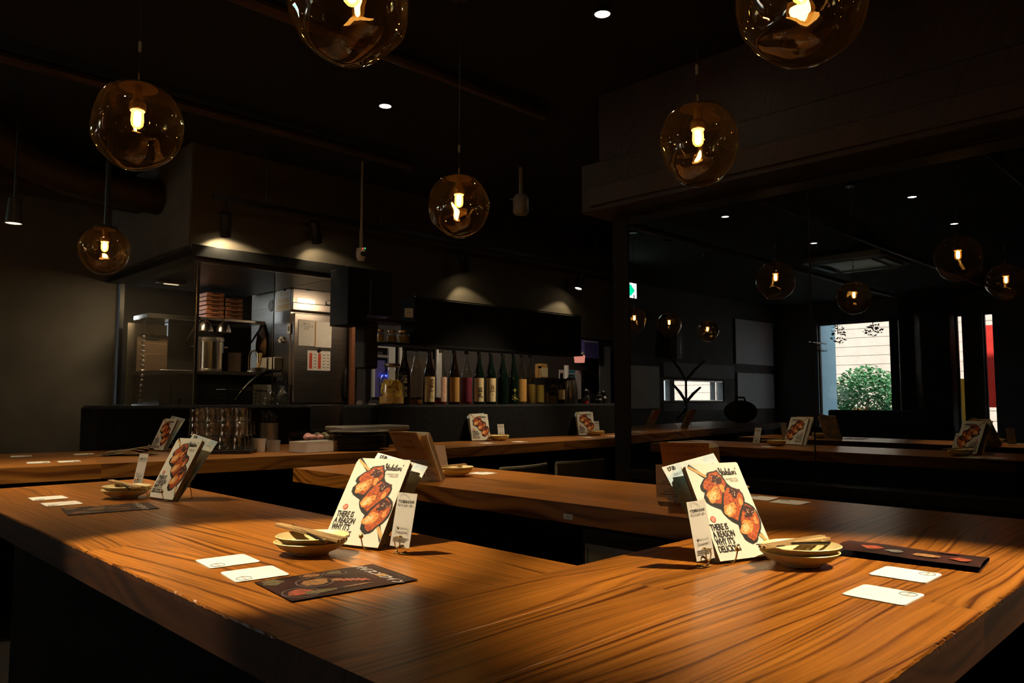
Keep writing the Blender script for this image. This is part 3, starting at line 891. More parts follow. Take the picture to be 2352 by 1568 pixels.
for i in range(9):
    x = -0.12 + i * 0.03
    m.tube([(x, -0.06, 0.1), (x, -0.055, 0.0), (x, 0.055, 0.0), (x, 0.06, 0.1)], 0.0016, 'black_metal', 5)
for z in (0.02, 0.045, 0.07):
    m.tube([(-0.12, -0.058, z), (0.12, -0.058, z), (0.12, 0.058, z), (-0.12, 0.058, z)], 0.0016, 'black_metal', 5, closed=True)
obj('mesh', m, wb)
m = MB(); m.tube([(-0.13, -0.062, 0.1), (0.13, -0.062, 0.1), (0.13, 0.062, 0.1), (-0.13, 0.062, 0.1)], 0.004, 'steel', 6, closed=True); obj('rim', m, wb)
m = MB(); m.box(-0.07, 0.07, 0, 0.002, 0, 0.14, 'paper'); m.box(-0.05, 0.05, -0.001, 0, 0.09, 0.1, 'grey_ink')
tag(obj('recipe_sheet', m, None, (2.56, 5.05, LZ)), 'cream recipe sheet propped behind the round flasks', 'paper')
for i, x in enumerate((2.375, 2.468)):
    fk = thing('round_flask', ('round clear flask on the kitchen ledge nearer the corner post', 'round clear flask on the kitchen ledge nearer the refrigerator')[i], 'flask', (x, 4.60, LZ), group='round flasks')
    m = MB(); m.lathe([(0.018, 0), (0.03, 0.004), (0.042, 0.025), (0.045, 0.045), (0.038, 0.07), (0.02, 0.085), (0.013, 0.095), (0.013, 0.12), (0.016, 0.126)], 'clear_glass', 20, close_bot=True); obj('flask_glass', m, fk)
    m = MB(); m.lathe([(0.016, 0.003), (0.038, 0.022), (0.041, 0.04)], 'clear_glass', 20, close_top=True); obj('water', m, fk)
st = thing('skewer_rack', 'narrow rack of dark tools by the left kitchen post', 'rack', (1.99, 5.75, LZ))
m = MB()
for i in range(14):
    m.box(-0.012, 0.012, 0.0, 0.02, 0.02 + i * 0.035, 0.04 + i * 0.035, 'steel', bev=0.003)
obj('beads', m, st)
m = MB(); m.tube([(0, 0.01, 0), (0, 0.01, 0.6)], 0.004, 'black_metal'); obj('rod', m, st)
for i, (x, h_) in enumerate(((2.03, 0.17), (2.09, 0.075))):
    m = MB(); m.lathe([(0.018, 0), (0.018, h_ * 0.6), (0.007, h_ * 0.75), (0.009, h_)], 'black_metal', 12, close_top=True)
    tag(obj('soy_bottle', m, None, (x, 5.3, LZ)), ('tall dark sauce bottle behind the left kitchen glass', 'short dark sauce bottle behind the left kitchen glass')[i], 'bottle')

# bench area between the fridge and the bar: lower cabinets, white tub
m = MB(); m.box(3.66, 4.5, 5.6, 6.3, 0, 0.88, 'steel', bev=0.004); m.box(3.66, 4.5, 5.58, 6.3, 0.88, 0.9, 'steel_bright')
tag(obj('steel_cabinet', m), 'low steel cabinet behind the bar opening', 'cabinet')
m = MB(); m.lathe([(0.05, 0), (0.06, 0.12), (0.063, 0.12)], 'grey_plastic', 4, close_bot=True)
tag(obj('wicker_bin', m, None, (3.78, 5.72, 0.9)), 'small pale bin on the cabinet right of the door post', 'bin')
m = MB(); m.lathe([(0.03, 0), (0.035, 0.09)], 'white_plastic', 14, close_top=True, close_bot=True)
tag(obj('white_cup', m, None, (3.93, 5.70, 0.9)), 'tall white cup in the gap left of the bar ledge', 'cup')

# things far behind the bottles
fwf = thing('serving_hatch', 'lit hatch frame with shelves behind the lemon jar', 'hatch', (4.83, 7.03, 1.05))
for (x0, x1, z0, z1, mt) in ((0.0, 0.03, 0, 0.6, 'card_paper'), (0.21, 0.30, 0, 0.62, 'card_paper'), (0.36, 0.40, 0, 0.62, 'paper_white'), (0.9, 0.98, 0, 0.62, 'card_paper'), (0.03, 0.21, 0.55, 0.60, 'card_paper'), (0.03, 0.21, 0.44, 0.47, 'grey_plastic'), (0.4, 0.9, 0.58, 0.62, 'grey_plastic')):
    m = MB(); m.box(x0, x1, -0.03, 0, z0, z1, mt); obj('frame_bar', m, fwf)
m = MB(); m.box(0.4, 0.98, 0.0, 0.02, 0.0, 0.45, 'clipboard_brown'); obj('back_panel', m, fwf)
m = MB(); m.box(0.05, 0.2, 0.0, 0.02, 0.0, 0.42, 'purple_box'); obj('blue_panel', m, fwf)
for k in range(2):
    m = MB(); m.ball((0.13 + 0.055 * k, -0.02, 0.24), 0.011, 'led_blue', 8, 6); obj('led', m, fwf)
m = MB(); m.box(0, 0.34, 0, 0.3, 0, 0.27, 'purple_box', bev=0.01); m.box(0.02, 0.3, -0.002, 0, 0.235, 0.25, 'card_paper')
tag(obj('violet_box', m, None, (8.27, 6.85, 1.60)), 'violet box high on the wall near the dark post', 'box')
m = MB(); m.lathe([(0.07, 0.0), (0.078, 0.09), (0.07, 0.1)], 'pink_lamp', 18, close_bot=True, close_top=True); m.lathe([(0.075, 0.1), (0.075, 0.14)], 'card_paper', 18, close_top=True)
tag(obj('pink_wall_lamp', m, None, (8.05, 6.75, 1.53)), 'small pinkish wall lamp left of the violet box', 'lamp')
m = MB(); m.box(-0.23, 0.23, -0.01, 0, 0, 0.40, 'card_paper')
m.box(-0.13, 0.1, -0.012, -0.01, 0.36, 0.395, 'blue_ink')
for k in range(3):
    m.box(-0.11 + k * 0.075, -0.055 + k * 0.075, -0.012, -0.01, 0.28, 0.345, 'blue_ink')
tag(obj('blue_poster', m, None, (8.02, 6.9, 1.03)), 'pale poster with blue lettering behind the steel flask', 'poster')
m = MB(); m.box(0, 0.25, 0, 0.02, 0, 0.85, 'grey_wall'); tag(obj('pale_door_panel', m, None, (8.75, 6.95, 0.95)), 'pale door panel beside the dark post', 'panel')
m = MB(); m.box(-0.075, 0.075, -0.05, 0.05, 0, 0.19, 'label_gold', bev=0.01); m.box(-0.07, 0.07, -0.053, -0.05, 0.02, 0.14, 'label_cream')
tag(obj('tan_carton', m, None, (7.33, 6.8, 1.30)), 'tan carton seen behind the clear bottles', 'carton')
m = MB(); m.lathe([(0.035, 0), (0.035, 0.18)], 'paper_white', 14, close_top=True, close_bot=True)
tag(obj('paper_roll', m, None, (7.72, 6.7, 1.30)), 'white paper roll behind the green-necked bottle', 'roll')
m = MB(); m.box(7.81, 8.5, 6.62, 6.9, 0, 1.03, 'black_panel'); tag(obj('back_counter', m), 'dark back counter below the blue poster', 'counter')
m = MB(); m.box(7.2, 7.8, 6.62, 6.95, 0, 1.30, 'black_panel'); tag(obj('tall_back_cabinet', m), 'tall dark cabinet below the tan carton', 'cabinet')
m = MB(); m.box(8.6, 9.2, 6.5, 6.95, 0, 0.95, 'black_panel'); tag(obj('low_back_cabinet', m), 'low dark cabinet below the pale door panel', 'cabinet')

# ------------------------------------------------------------------ bottles on the bar ledge
CAMR = R(-47)


def bottle_profile(rad, h, kind):
    if kind == 'tall':
        return [(rad * 0.9, 0), (rad, 0.006), (rad, h * 0.50), (rad * 0.92, h * 0.58), (rad * 0.62, h * 0.70), (rad * 0.42, h * 0.80), (rad * 0.34, h * 0.90), (rad * 0.34, h * 0.955)]
    if kind == 'short':
        return [(rad * 0.9, 0), (rad, 0.006), (rad, h * 0.58), (rad * 0.85, h * 0.66), (rad * 0.42, h * 0.76), (rad * 0.36, h * 0.94)]
    return [(rad * 0.95, 0), (rad, 0.004), (rad, h * 0.62), (rad * 0.9, h * 0.68), (rad * 0.4, h * 0.75), (rad * 0.36, h * 0.93)]


def bottle(px, y, label, glass, rad=0.042, h=0.385, kind='tall', lab=None, text=None, ink='ink', liquid=None, level=0.1, cap='black_metal', seg=20, turn=0.0, lz=(0.05, 0.5), arc=1.9, neck=None, tsize=0.028, rot_seg=0.0):
    o = thing('glass_bottle', label, 'bottle', (px, y, LZ), CAMR + turn, group='bottles on the bar ledge')
    pf = bottle_profile(rad, h, kind)
    m = MB(); m.lathe(pf, glass, seg, close_bot=True, a0=rot_seg); obj('bottle_glass', m, o)
    m = MB(); m.lathe([(rad * 0.37, h * 0.945), (rad * 0.38, h), (rad * 0.2, h + 0.002)], cap, 14, close_top=True); obj('cap', m, o)
    if neck:
        m = MB(); m.lathe([(rad * 0.43, h * 0.78), (rad * 0.385, h * 0.94)], neck, 14); obj('neck_foil', m, o)
    if liquid:
        m = MB(); m.lathe([(rad * 0.86, 0.004), (rad * 0.94, 0.01), (rad * 0.94, h * level)], liquid, seg, close_top=True, close_bot=True, a0=rot_seg); obj('liquid', m, o)
    if lab:
        m = MB(); rr = rad + 0.0006
        z0, z1 = h * lz[0], h * lz[1]
        m.lathe([(rr, z0), (rr, z1)], lab, 14, a0=-PI / 2 - arc / 2, a1=-PI / 2 + arc / 2); obj('label', m, o)
    if text:
        m = MB()
        put_text(m, text, tsize, ink, wrapped(rad + 0.0012, h * (lz[0] + lz[1]) / 2 + tsize * 0.55 * (text.count('\n') + 1) - tsize, 0.25), bold=0.0008)
        obj('lettering', m, o)['kind'] = 'stuff'
    return o


Yb = 4.15
jar = thing('lemon_jar', 'big glass jar of lemon slices in yellow syrup', 'jar', (3.0, 4.13, LZ), CAMR)
m = MB(); m.lathe([(0.072, 0), (0.082, 0.008), (0.084, 0.02), (0.084, 0.165), (0.078, 0.195), (0.055, 0.222), (0.047, 0.23), (0.047, 0.248), (0.05, 0.252)], 'clear_glass', 28, close_bot=True); obj('jar_glass', m, jar)
m = MB(); m.lathe([(0.051, 0.25), (0.053, 0.253), (0.053, 0.268), (0.05, 0.272)], 'steel', 24, close_top=True); obj('lid', m, jar)
m = MB(); m.lathe([(0.068, 0.004), (0.079, 0.01), (0.079, 0.056)], 'lemon_syrup', 28, close_top=True, close_bot=True); obj('syrup', m, jar)
m = MB(); m.lathe([(0.056, 0.056), (0.058, 0.06), (0.058, 0.158)], 'jar_pulp', 24, close_top=True, close_bot=True); obj('lemon_pulp', m, jar)
rnd = random.Random(5)
for k in range(22):
    a = -PI / 2 + rnd.uniform(-1.5, 1.5) if k < 16 else rnd.uniform(0, 6.28)
    z = 0.072 + (k % 4) * 0.024 + rnd.uniform(-0.004, 0.004)
    rr = 0.064 if k < 16 else 0.04
    s_ = MB()
    s_.prism([(0.020 * math.cos(t * PI / 8), 0.020 * math.sin(t * PI / 8)) for t in range(16)], -0.003, 0.003, 'lemon_flesh', 'y')
    s_.tube([(0.0205 * math.cos(t * PI / 8), 0, 0.0205 * math.sin(t * PI / 8)) for t in range(16)], 0.0032, 'lemon_peel', 6, closed=True)
    obj('lemon_slice', s_, jar, (rr * math.cos(a), rr * math.sin(a), z), (rnd.uniform(-0.3, 0.3), rnd.uniform(-0.4, 0.4), a + PI / 2 + rnd.uniform(-0.3, 0.3)))

bottle(3.117, Yb, 'brown sake bottle with bold white characters beside the lemon jar', 'brown_glass', text='薩\n摩\n鹿\n毛', ink='white_ink', tsize=0.036, lz=(0.12, 0.52))
bottle(3.216, Yb, 'clear etched bottle with a little amber liquid at its base', 'clear_glass', liquid='liquid_amber', level=0.09, cap='black_metal')
bottle(3.330, Yb, 'brown bottle with a wide cream label and brown brush writing', 'brown_glass', lab='label_cream', text='濃\n醇\n梅\n酒', ink='brown_ink', turn=0.35, tsize=0.034)
bottle(3.435, Yb, 'clear bottle with a pinkish label and red liquid at its base', 'clear_glass', lab='label_pink', liquid='liquid_red', level=0.1, turn=0.9, arc=1.5, cap='steel')
bottle(3.559, Yb, 'brown bottle with a golden label and a black sickle mark', 'brown_glass', lab='label_gold', turn=0.25)
bottle(3.675, Yb, 'clear bottle with a dark wine-red label and red base', 'clear_glass', lab='label_wine', liquid='liquid_red', level=0.14, arc=2.6, cap='brown_glass')
bottle(3.799, Yb, 'dark bottle whose cream label carries three black brush characters', 'green_glass', lab='label_cream', text='一\n番\n札', turn=0.1, tsize=0.04)
bottle(3.918, Yb, 'dark bottle with a cream label of brown floral sprays', 'green_glass', lab='label_cream', text='花\n実', ink='brown_ink', turn=0.2, tsize=0.04)
bottle(4.045, Yb, 'plain black-green bottle without a label, mid-row', 'green_glass')
bottle(4.162, Yb, 'black-green bottle with a small gold tree on its front', 'green_glass', text='✿\n木', ink='label_yellow', lz=(0.05, 0.35), tsize=0.05)
bottle(4.248, Yb, 'clear bottle with a broad amber label right of the dark bottles', 'clear_glass', lab='label_gold', liquid='liquid_gold', level=0.12, arc=2.4)
bottle(4.346, Yb, 'clear slim bottle with a bare front behind the yellow label', 'clear_glass', liquid='liquid_gold', level=0.4)
bottle(4.456, Yb, 'short clear bottle with a yellow label', 'clear_glass', h=0.30, rad=0.036, lab='label_yellow', liquid='liquid_gold', level=0.4, arc=2.2)
bottle(4.535, Yb + 0.02, 'squat faceted clear decanter next to the square bottle', 'clear_glass', h=0.17, rad=0.03, kind='short', seg=8, liquid='liquid_gold', level=0.5)
bottle(4.612, Yb, 'square-shouldered pale green gin bottle', 'clear_glass', h=0.21, rad=0.042, kind='square', seg=4, liquid='liquid_gold', level=0.3, lab=None, rot_seg=PI / 4)
bottle(4.718, Yb, 'brown whisky bottle with green neck foil and pale round label', 'brown_glass', h=0.25, rad=0.034, kind='short', lab='label_cream', neck='green_glass', lz=(0.14, 0.46), arc=1.7)
# sickle mark and floral sprigs as print on two labels are added through lettering above; brush sickle:
# steel flask
fk = thing('steel_flask', 'brushed steel vacuum flask with black top at the end of the bottles', 'flask', (4.838, Yb, LZ), CAMR)
m = MB(); m.lathe([(0.052, 0), (0.055, 0.01), (0.053, 0.10), (0.044, 0.175), (0.038, 0.195)], 'steel', 24, close_bot=True); obj('flask_body', m, fk)
m = MB(); m.lathe([(0.039, 0.193), (0.035, 0.215), (0.02, 0.222)], 'black_metal', 20, close_top=True); obj('stopper', m, fk)
m = MB(); m.tube([(0.018, 0, 0.215), (0.014, 0, 0.236), (-0.014, 0, 0.236), (-0.018, 0, 0.215)], 0.006, 'black_metal'); obj('grip', m, fk)
for i, (x, y_, h_, lb) in enumerate(((5.10, 4.2, 0.12, 'small dark pepper mill right of the steel flask'), (5.22, 4.16, 0.075, 'low wire-handled dark pot at the ledge end'), (5.34, 4.2, 0.11, 'small dark sauce jug near the dark post'))):
    m = MB(); m.lathe([(0.03, 0), (0.034, h_ * 0.4), (0.02, h_ * 0.6), (0.024, h_ * 0.9), (0.008, h_)], 'black_metal', 14, close_top=True, close_bot=True)
    m.tube([(0.03 * math.cos(t * PI / 8), 0, h_ * 0.6 + 0.05 * math.sin(t * PI / 8)) for t in range(9)], 0.002, 'steel_bright', 6)
    tag(obj('ledge_pot', m, None, (x, y_, LZ), (0, 0, CAMR)), lb, 'pot')
m = MB(); m.lathe([(0.03, 0), (0.032, 0.022)], 'liquid_red', 16, close_top=True, close_bot=True)
tag(obj('red_tin', m, None, (4.98, 4.12, LZ)), 'low red tin lying right of the steel flask', 'tin')

# ------------------------------------------------------------------ paper things: menus, flyers, cards
MW, MH = 0.133, 0.189


def uv(cx, cy):
    """photo crop point on the cover -> cover coordinates (x right from centre, z up)"""
    px, py = cx / 3.92 + 1480, cy / 3.92 + 980
    dx, dy = px - 1569, py - 1072
    u = (dx * 216 - 87 * dy) / 28263.0
    v = (124 * dy + 17 * dx) / 28263.0
    return (max(-MW * 0.492, min(MW * 0.492, (u - 0.5) * MW * 1.12)), ((0.5 - v) * 1.08 + 0.5) * MH)


OUT = [(530, 555), (545, 510), (575, 480), (570, 450), (600, 435), (625, 430), (650, 415), (670, 440), (690, 460), (715, 490), (740, 530), (775, 560), (810, 570), (845, 585), (870, 610), (885, 650), (890, 685), (920, 695), (960, 720), (990, 760), (1010, 800), (1025, 850), (1025, 900), (1015, 940), (1000, 965), (1000, 1000), (965, 1020), (930, 1005), (900, 985), (875, 940), (855, 900), (845, 865), (800, 845), (760, 815), (725, 780), (705, 745), (660, 730), (620, 715), (585, 690), (565, 650), (570, 610), (540, 590)]
P1 = [(545, 555), (556, 515), (585, 488), (585, 455), (625, 440), (650, 430), (690, 475), (730, 530), (722, 570), (704, 610), (700, 680), (698, 712), (650, 708), (600, 685), (580, 650), (582, 606), (552, 585)]
P2 = [(738, 565), (775, 572), (840, 595), (868, 625), (878, 680), (858, 740), (842, 800), (838, 848), (795, 828), (755, 795), (722, 750), (716, 690), (718, 620)]
P3 = [(890, 700), (950, 728), (985, 775), (1008, 830), (1012, 895), (995, 950), (985, 995), (962, 1005), (925, 985), (890, 935), (862, 880), (858, 830), (870, 760)]


def blob(cx, cy, rx, ry, seed, n=18, amp=0.25, tilt=0.0):
    p = []
    for i in range(n):
        a = 2 * PI * i / n
        k = 1 + amp * noise.noise((math.cos(a) * 1.4 + seed * 5.1, math.sin(a) * 1.4, seed * 2.3)) * 2
        x, y = rx * k * math.cos(a), ry * k * math.sin(a)
        p.append((cx + x * math.cos(tilt) - y * math.sin(tilt), cy + x * math.sin(tilt) + y * math.cos(tilt)))
    return p


def cover_print():
    m = MB()

    def lay(pts, mat, y):
        q = [uv(*p) for p in pts]
        area = sum(q[i][0] * q[(i + 1) % len(q)][1] - q[(i + 1) % len(q)][0] * q[i][1] for i in range(len(q)))
        if area < 0:
            q = q[::-1]
        m.flat([(a, -y, b) for a, b in q], mat)
    st_ = [(425, 402), (600, 490), (590, 508), (418, 418)]
    en = [(975, 905), (1118, 1000), (1130, 1046), (965, 925)]
    for s_ in (st_, en):
        cx = sum(p[0] for p in s_) / 4; cy = sum(p[1] for p in s_) / 4
        lay([(cx + (x - cx) * 1.04, cy + (y - cy) * 1.35) for x, y in s_], 'ink', 0.0004)
        lay(s_, 'skewer_ink', 0.0006)
    sh = [(x - 6, y + 14) for x, y in OUT]
    lay(sh, 'ink', 0.0005)
    lay(OUT, 'ink', 0.0007)
    for k, (P, ch, hi) in enumerate(((P1, (648, 505), (635, 645)), (P2, (800, 612), (772, 762)), (P3, (925, 765), (905, 900)))):
        lay(P, 'meat_red', 0.0009)
        lay(blob(hi[0], hi[1] - 6, 50, 62, k + 3, tilt=0.3), 'meat_orange', 0.0010)
        lay(blob(hi[0] - 8, hi[1] + 4, 27, 40, k + 7, tilt=0.3), 'meat_light', 0.0011)
        lay(blob(ch[0] + 52, ch[1] + 70, 17, 36, k + 17, tilt=-0.3), 'meat_orange', 0.0010)
        lay(blob(ch[0], ch[1], 44, 44, k + 11, amp=0.42), 'meat_char', 0.0011)
        rn = random.Random(k)
        for i in range(12):
            a, b = ch[0] + rn.gauss(0, 20), ch[1] + rn.gauss(0, 18)
            lay(blob(a, b, 2.6, 4.2, i + k * 20, 6, 0.1, rn.uniform(-1, 1)), 'label_cream', 0.0013)
        for i in range(9):
            a, b = hi[0] + rn.gauss(20, 26), hi[1] + rn.gauss(-30, 26)
            lay(blob(a, b, 4, 5, i + k * 31, 7, 0.2), 'meat_char', 0.0012)
    # red seal
    sx, sz = uv(638, 842)
    c12 = [(sx + 0.0062 * math.cos(t * PI / 8), -0.0006, sz + 0.0062 * math.sin(t * PI / 8)) for t in range(16)]
    m.flat(c12, 'red_ink')
    for k in range(3):
        m.flat([(sx - 0.0034 + k * 0.0026, -0.0008, sz - 0.0036), (sx - 0.0024 + k * 0.0026, -0.0008, sz - 0.0036), (sx - 0.0024 + k * 0.0026, -0.0008, sz + 0.0036), (sx - 0.0034 + k * 0.0026, -0.0008, sz + 0.0036)], 'paper')
    return m.mesh('printed_skewer')


def stroke(m, pts, wdt, mat, y, place):
    """brush stroke: flat ribbon with tapering ends through 2-D points"""
    q = [Vector((a, b)) for a, b in pts]
    n = len(q)
    L_, R_ = [], []
    for i in range(n):
        d = q[min(n - 1, i + 1)] - q[max(0, i - 1)]
        d = d.normalized() if d.length else Vector((1, 0))
        nn = Vector((-d.y, d.x))
        w_ = wdt * (0.55 + 0.45 * math.sin(PI * (i + 0.5) / n)) * (1.25 if d.y < -0.4 else 0.8)
        L_.append(q[i] + nn * w_); R_.append(q[i] - nn * w_)
    o = len(m.v)
    m.v += [place(v.x, v.y, y) for v in L_] + [place(v.x, v.y, y) for v in R_]
    for i in range(n - 1):
        m.face((o + i, o + n + i, o + n + i + 1, o + i + 1), mat)


def catmull(p, k=5):
    out = []
    n = len(p)
    for i in range(n - 1):
        a, b, c, d = p[max(0, i - 1)], p[i], p[i + 1], p[min(n - 1, i + 2)]
        for j in range(k):
            t = j / k
            out.append(tuple(0.5 * (2 * b[q] + (c[q] - a[q]) * t + (2 * a[q] - 5 * b[q] + 4 * c[q] - d[q]) * t * t + (3 * b[q] - a[q] - 3 * c[q] + d[q]) * t ** 3) for q in range(len(b))))
    out.append(p[-1])
    return out


SCRIPT = [  # brush lettering "Yakitori", unit = x-height
    [(0.05, 1.5), (0.25, 1.85), (0.45, 1.75), (0.4, 1.2), (0.45, 0.75), (0.75, 0.8), (1.0, 1.4), (1.1, 1.75)], [(1.1, 1.75), (0.95, 0.9), (0.7, -0.1), (0.45, -0.75)],
    [(1.75, 0.85), (1.45, 0.95), (1.2, 0.5), (1.3, 0.05), (1.55, 0.2), (1.8, 0.85)], [(1.8, 0.9), (1.7, 0.2), (1.85, 0.0), (2.05, 0.25)],
    [(2.45, 1.8), (2.25, 0.9), (2.1, 0.0)], [(2.15, 0.4), (2.4, 0.85), (2.65, 0.8), (2.35, 0.45), (2.5, 0.1), (2.7, 0.0), (2.85, 0.2)],
    [(3.05, 0.9), (2.9, 0.2), (3.05, 0.0), (3.2, 0.2)], [(3.14, 1.25), (3.2, 1.38)],
    [(3.6, 1.75), (3.4, 0.7), (3.35, 0.1), (3.5, 0.0), (3.65, 0.2)], [(3.2, 1.15), (3.5, 1.2), (3.85, 1.35)],
    [(4.2, 0.85), (3.9, 0.7), (3.8, 0.2), (4.0, 0.0), (4.25, 0.25), (4.3, 0.7), (4.15, 0.85), (4.45, 0.7)],
    [(4.65, 0.95), (4.6, 0.5), (4.5, 0.0)], [(4.55, 0.5), (4.75, 0.85), (4.95, 0.85)],
    [(5.25, 0.9), (5.1, 0.2), (5.22, 0.0), (5.4, 0.2)], [(5.35, 1.3), (5.6, 1.75)],
]


def title_mesh():
    m = MB()
    x0, z0 = uv(742, 430)
    x1, z1 = uv(853, 430)
    k = 0.0080
    base = (MW * 0.235, MH * 0.885)
    for s_ in SCRIPT:
        stroke(m, catmull(s_), 0.125, 'ink', 0, lambda a, b, y: (base[0] - 2.7 * k + a * k + 0.0, -0.0006, base[1] + b * k - 0.004))
    put_text(m, 'CHARCOAL\nGRILLED', 0.0056, 'grey_ink', upright(MW * 0.235 + 2.4 * k, MH * 0.885 - 0.0145, -0.0006), align='RIGHT', space=0.85)
    return m.mesh('title')


def slogan_mesh():
    m = MB()
    vs, fs = text_verts("THERE IS\nA REASON\nWHY IT'S\nDELICIOUS", 0.0172, bold=0.00042, sx=0.62, align='LEFT', space=0.80)
    o = len(m.v)
    m.v += [(-MW * 0.455 + x, -0.0006, MH * 0.298 + y) for x, y in vs]
    for f in fs:
        m.face([o + i for i in f], 'ink')
    return m.mesh('slogan')


ME = {'print': cover_print(), 'title': title_mesh(), 'slogan': slogan_mesh()}
m = MB()
pts = [(-MW / 2, 0), (MW / 2, 0), (MW / 2, MH - 0.003), (MW / 2 - 0.003, MH), (-MW / 2 + 0.012, MH), (-MW / 2 + 0.004, MH - 0.003), (-MW / 2, MH - 0.010)]
m.prism(pts, 0.0, 0.0007, 'paper', 'y')
ME['cover'] = m.mesh('cover')
m = MB()
for k in range(6):
    m.box(-MW / 2 + 0.001, MW / 2 - 0.002 - 0.001 * (k % 2), 0.0010 + k * 0.0016, 0.0021 + k * 0.0016, 0.001, MH - 0.003 - 0.0008 * (k % 3), 'page_edges' if k % 2 else 'label_cream')
ME['pages'] = m.mesh('pages')
m = MB(); m.box(-MW / 2, MW / 2, 0.0108, 0.0114, 0, MH, 'paper'); ME['back_cover'] = m.mesh('back_cover')


def booklet(x, y, z, yaw, lean, label, s=1.0):
    o = thing('menu_booklet', label, 'menu', (x, y, z), R(yaw), R(-lean), group='yakitori menu booklets')
    o.scale = (s, s, s)
    for n_ in ('cover', 'pages', 'back_cover', 'title', 'slogan'):
        obj(n_, ME[n_], o)
    obj('printed_skewer', ME['print'], o)
    return o


# blue sky flyer, orange flyer
FW, FH = 0.130, 0.200
m = MB(); m.box(-FW / 2, FW / 2, 0, 0.0005, 0, FH, 'sky_print'); ME['sky'] = m.mesh('sheet')
m = MB()
put_text(m, 'ぴあ', 0.010, 'ink', upright(-FW * 0.43, FH * 0.945, -0.0005), align='LEFT', bold=0.0004)
put_text(m, '公式アプリで最新ポイントを貯めて、', 0.0064, 'grey_ink', upright(-FW * 0.38, FH * 0.885, -0.0005), align='LEFT')
ME['sky_text'] = m.mesh('lettering')
m = MB(); m.box(-FW / 2, FW / 2, 0, 0.0005, 0, FH * 0.42, 'paper'); m.box(-FW / 2, FW / 2, 0, 0.0005, FH * 0.42, FH, 'orange_print'); ME['orange'] = m.mesh('sheet')
m = MB()


def back_place(cx, cz):
    return lambda x, z: (cx - x, 0.0012, cz + z)


put_text(m, '人気のおすすめ焼鳥コース', 0.009, 'orange_dark', back_place(0, FH * 0.93), bold=0.0002)
put_text(m, 'ドリンク飲み放題', 0.010, 'orange_dark', back_place(0.01, FH * 0.80), bold=0.0003)
put_text(m, 'CHICKEN SET', 0.011, 'orange_dark', back_place(0.0, FH * 0.66), bold=0.0003)
for (a, b) in ((-0.045, 0.76), (0.035, 0.60)):
    q = [(a - 0.012, b * FH - 0.012), (a + 0.012, b * FH - 0.012), (a + 0.012, b * FH + 0.012), (a - 0.012, b * FH + 0.012)]
    m.tube([(u_, 0.0012, v_) for u_, v_ in q], 0.0006, 'paper', 4, closed=True)
for i in range(9):
    ww = 0.05 + 0.012 * ((i * 7) % 4)
    for sx in (-1, 1):
        m.box(min(sx * 0.004, sx * ww), max(sx * 0.004, sx * ww), 0.0008, 0.0011, FH * 0.06 + i * 0.009, FH * 0.06 + i * 0.009 + 0.0022, 'grey_ink')
ME['orange_text'] = m.mesh('lettering')
# curled booklet seen from behind
m = MB()
prof = [(0.06, 0.0), (0.0, 0.0), (-0.04, 0.001), (-0.062, 0.005), (-0.072, 0.013), (-0.068, 0.021), (-0.05, 0.026), (-0.02, 0.026), (0.06, 0.022)]
prof = catmull(prof, 4)
n = len(prof)
m.v += [(a, b, 0) for a, b in prof] + [(a, b, MH) for a, b in prof]
for i in range(n - 1):
    m.face((i, i + 1, n + i + 1, n + i), 'paper', True)
ME['curl'] = m.mesh('curled_cover')
# wire easel
m = MB()
w2 = 0.042
for s_ in (-1, 1):
    pts = [(s_ * w2, -0.018, 0.026), (s_ * w2, -0.014, 0.012), (s_ * w2, -0.008, 0.003), (s_ * w2, 0.03, 0.003), (s_ * w2, 0.075, 0.003)]
    m.tube(pts, 0.0013, 'gold_wire', 6)
    m.tube([(s_ * w2, 0.012, 0.003), (s_ * w2 * 0.9, 0.05, 0.07), (s_ * w2 * 0.5, 0.066, 0.10)], 0.0013, 'gold_wire', 6)
    m.tube([(s_ * w2, 0.075, 0.003), (s_ * w2 * 0.75, 0.07, 0.05), (s_ * w2 * 0.5, 0.066, 0.10)], 0.0013, 'gold_wire', 6)
m.tube([(-w2, 0.03, 0.003), (w2, 0.03, 0.003)], 0.0013, 'gold_wire', 6)
m.tube([(-w2 * 0.5, 0.066, 0.10), (w2 * 0.5, 0.066, 0.10)], 0.0013, 'gold_wire', 6)
ME['easel'] = m.mesh('wire_frame')
m = MB(); m.ball((0, 0, 0), 0.0048, 'gold_wire', 14, 10); ME['bead'] = m.mesh('bead_tip')


def easel(x, y, z, yaw, label):
    o = thing('wire_easel', label, 'stand', (x, y, z), R(yaw), group='gold wire menu easels')
    obj('wire_frame', ME['easel'], o)
    for s_ in (-1, 1):
        obj('bead_tip', ME['bead'], o, (s_ * w2, -0.018, 0.029))
    return o


def off(x, y, yaw, dx, dy):
    c, s = math.cos(R(yaw)), math.sin(R(yaw))
    return x + dx * c - dy * s, y + dx * s + dy * c


def sheet(kind, x, y, z, yaw, lean, label, roll=0.0):
    nm = {'sky': 'sky_flyer', 'orange': 'orange_flyer'}[kind]
    o = thing(nm, label, 'flyer', (x, y, z), R(yaw), R(-lean), group='flyers in the easels')
    if roll:
        o.rotation_euler = (R(-lean), R(roll), R(yaw))
    obj('sheet', ME[kind], o)
    obj('lettering', ME[kind + '_text'], o)
    return o


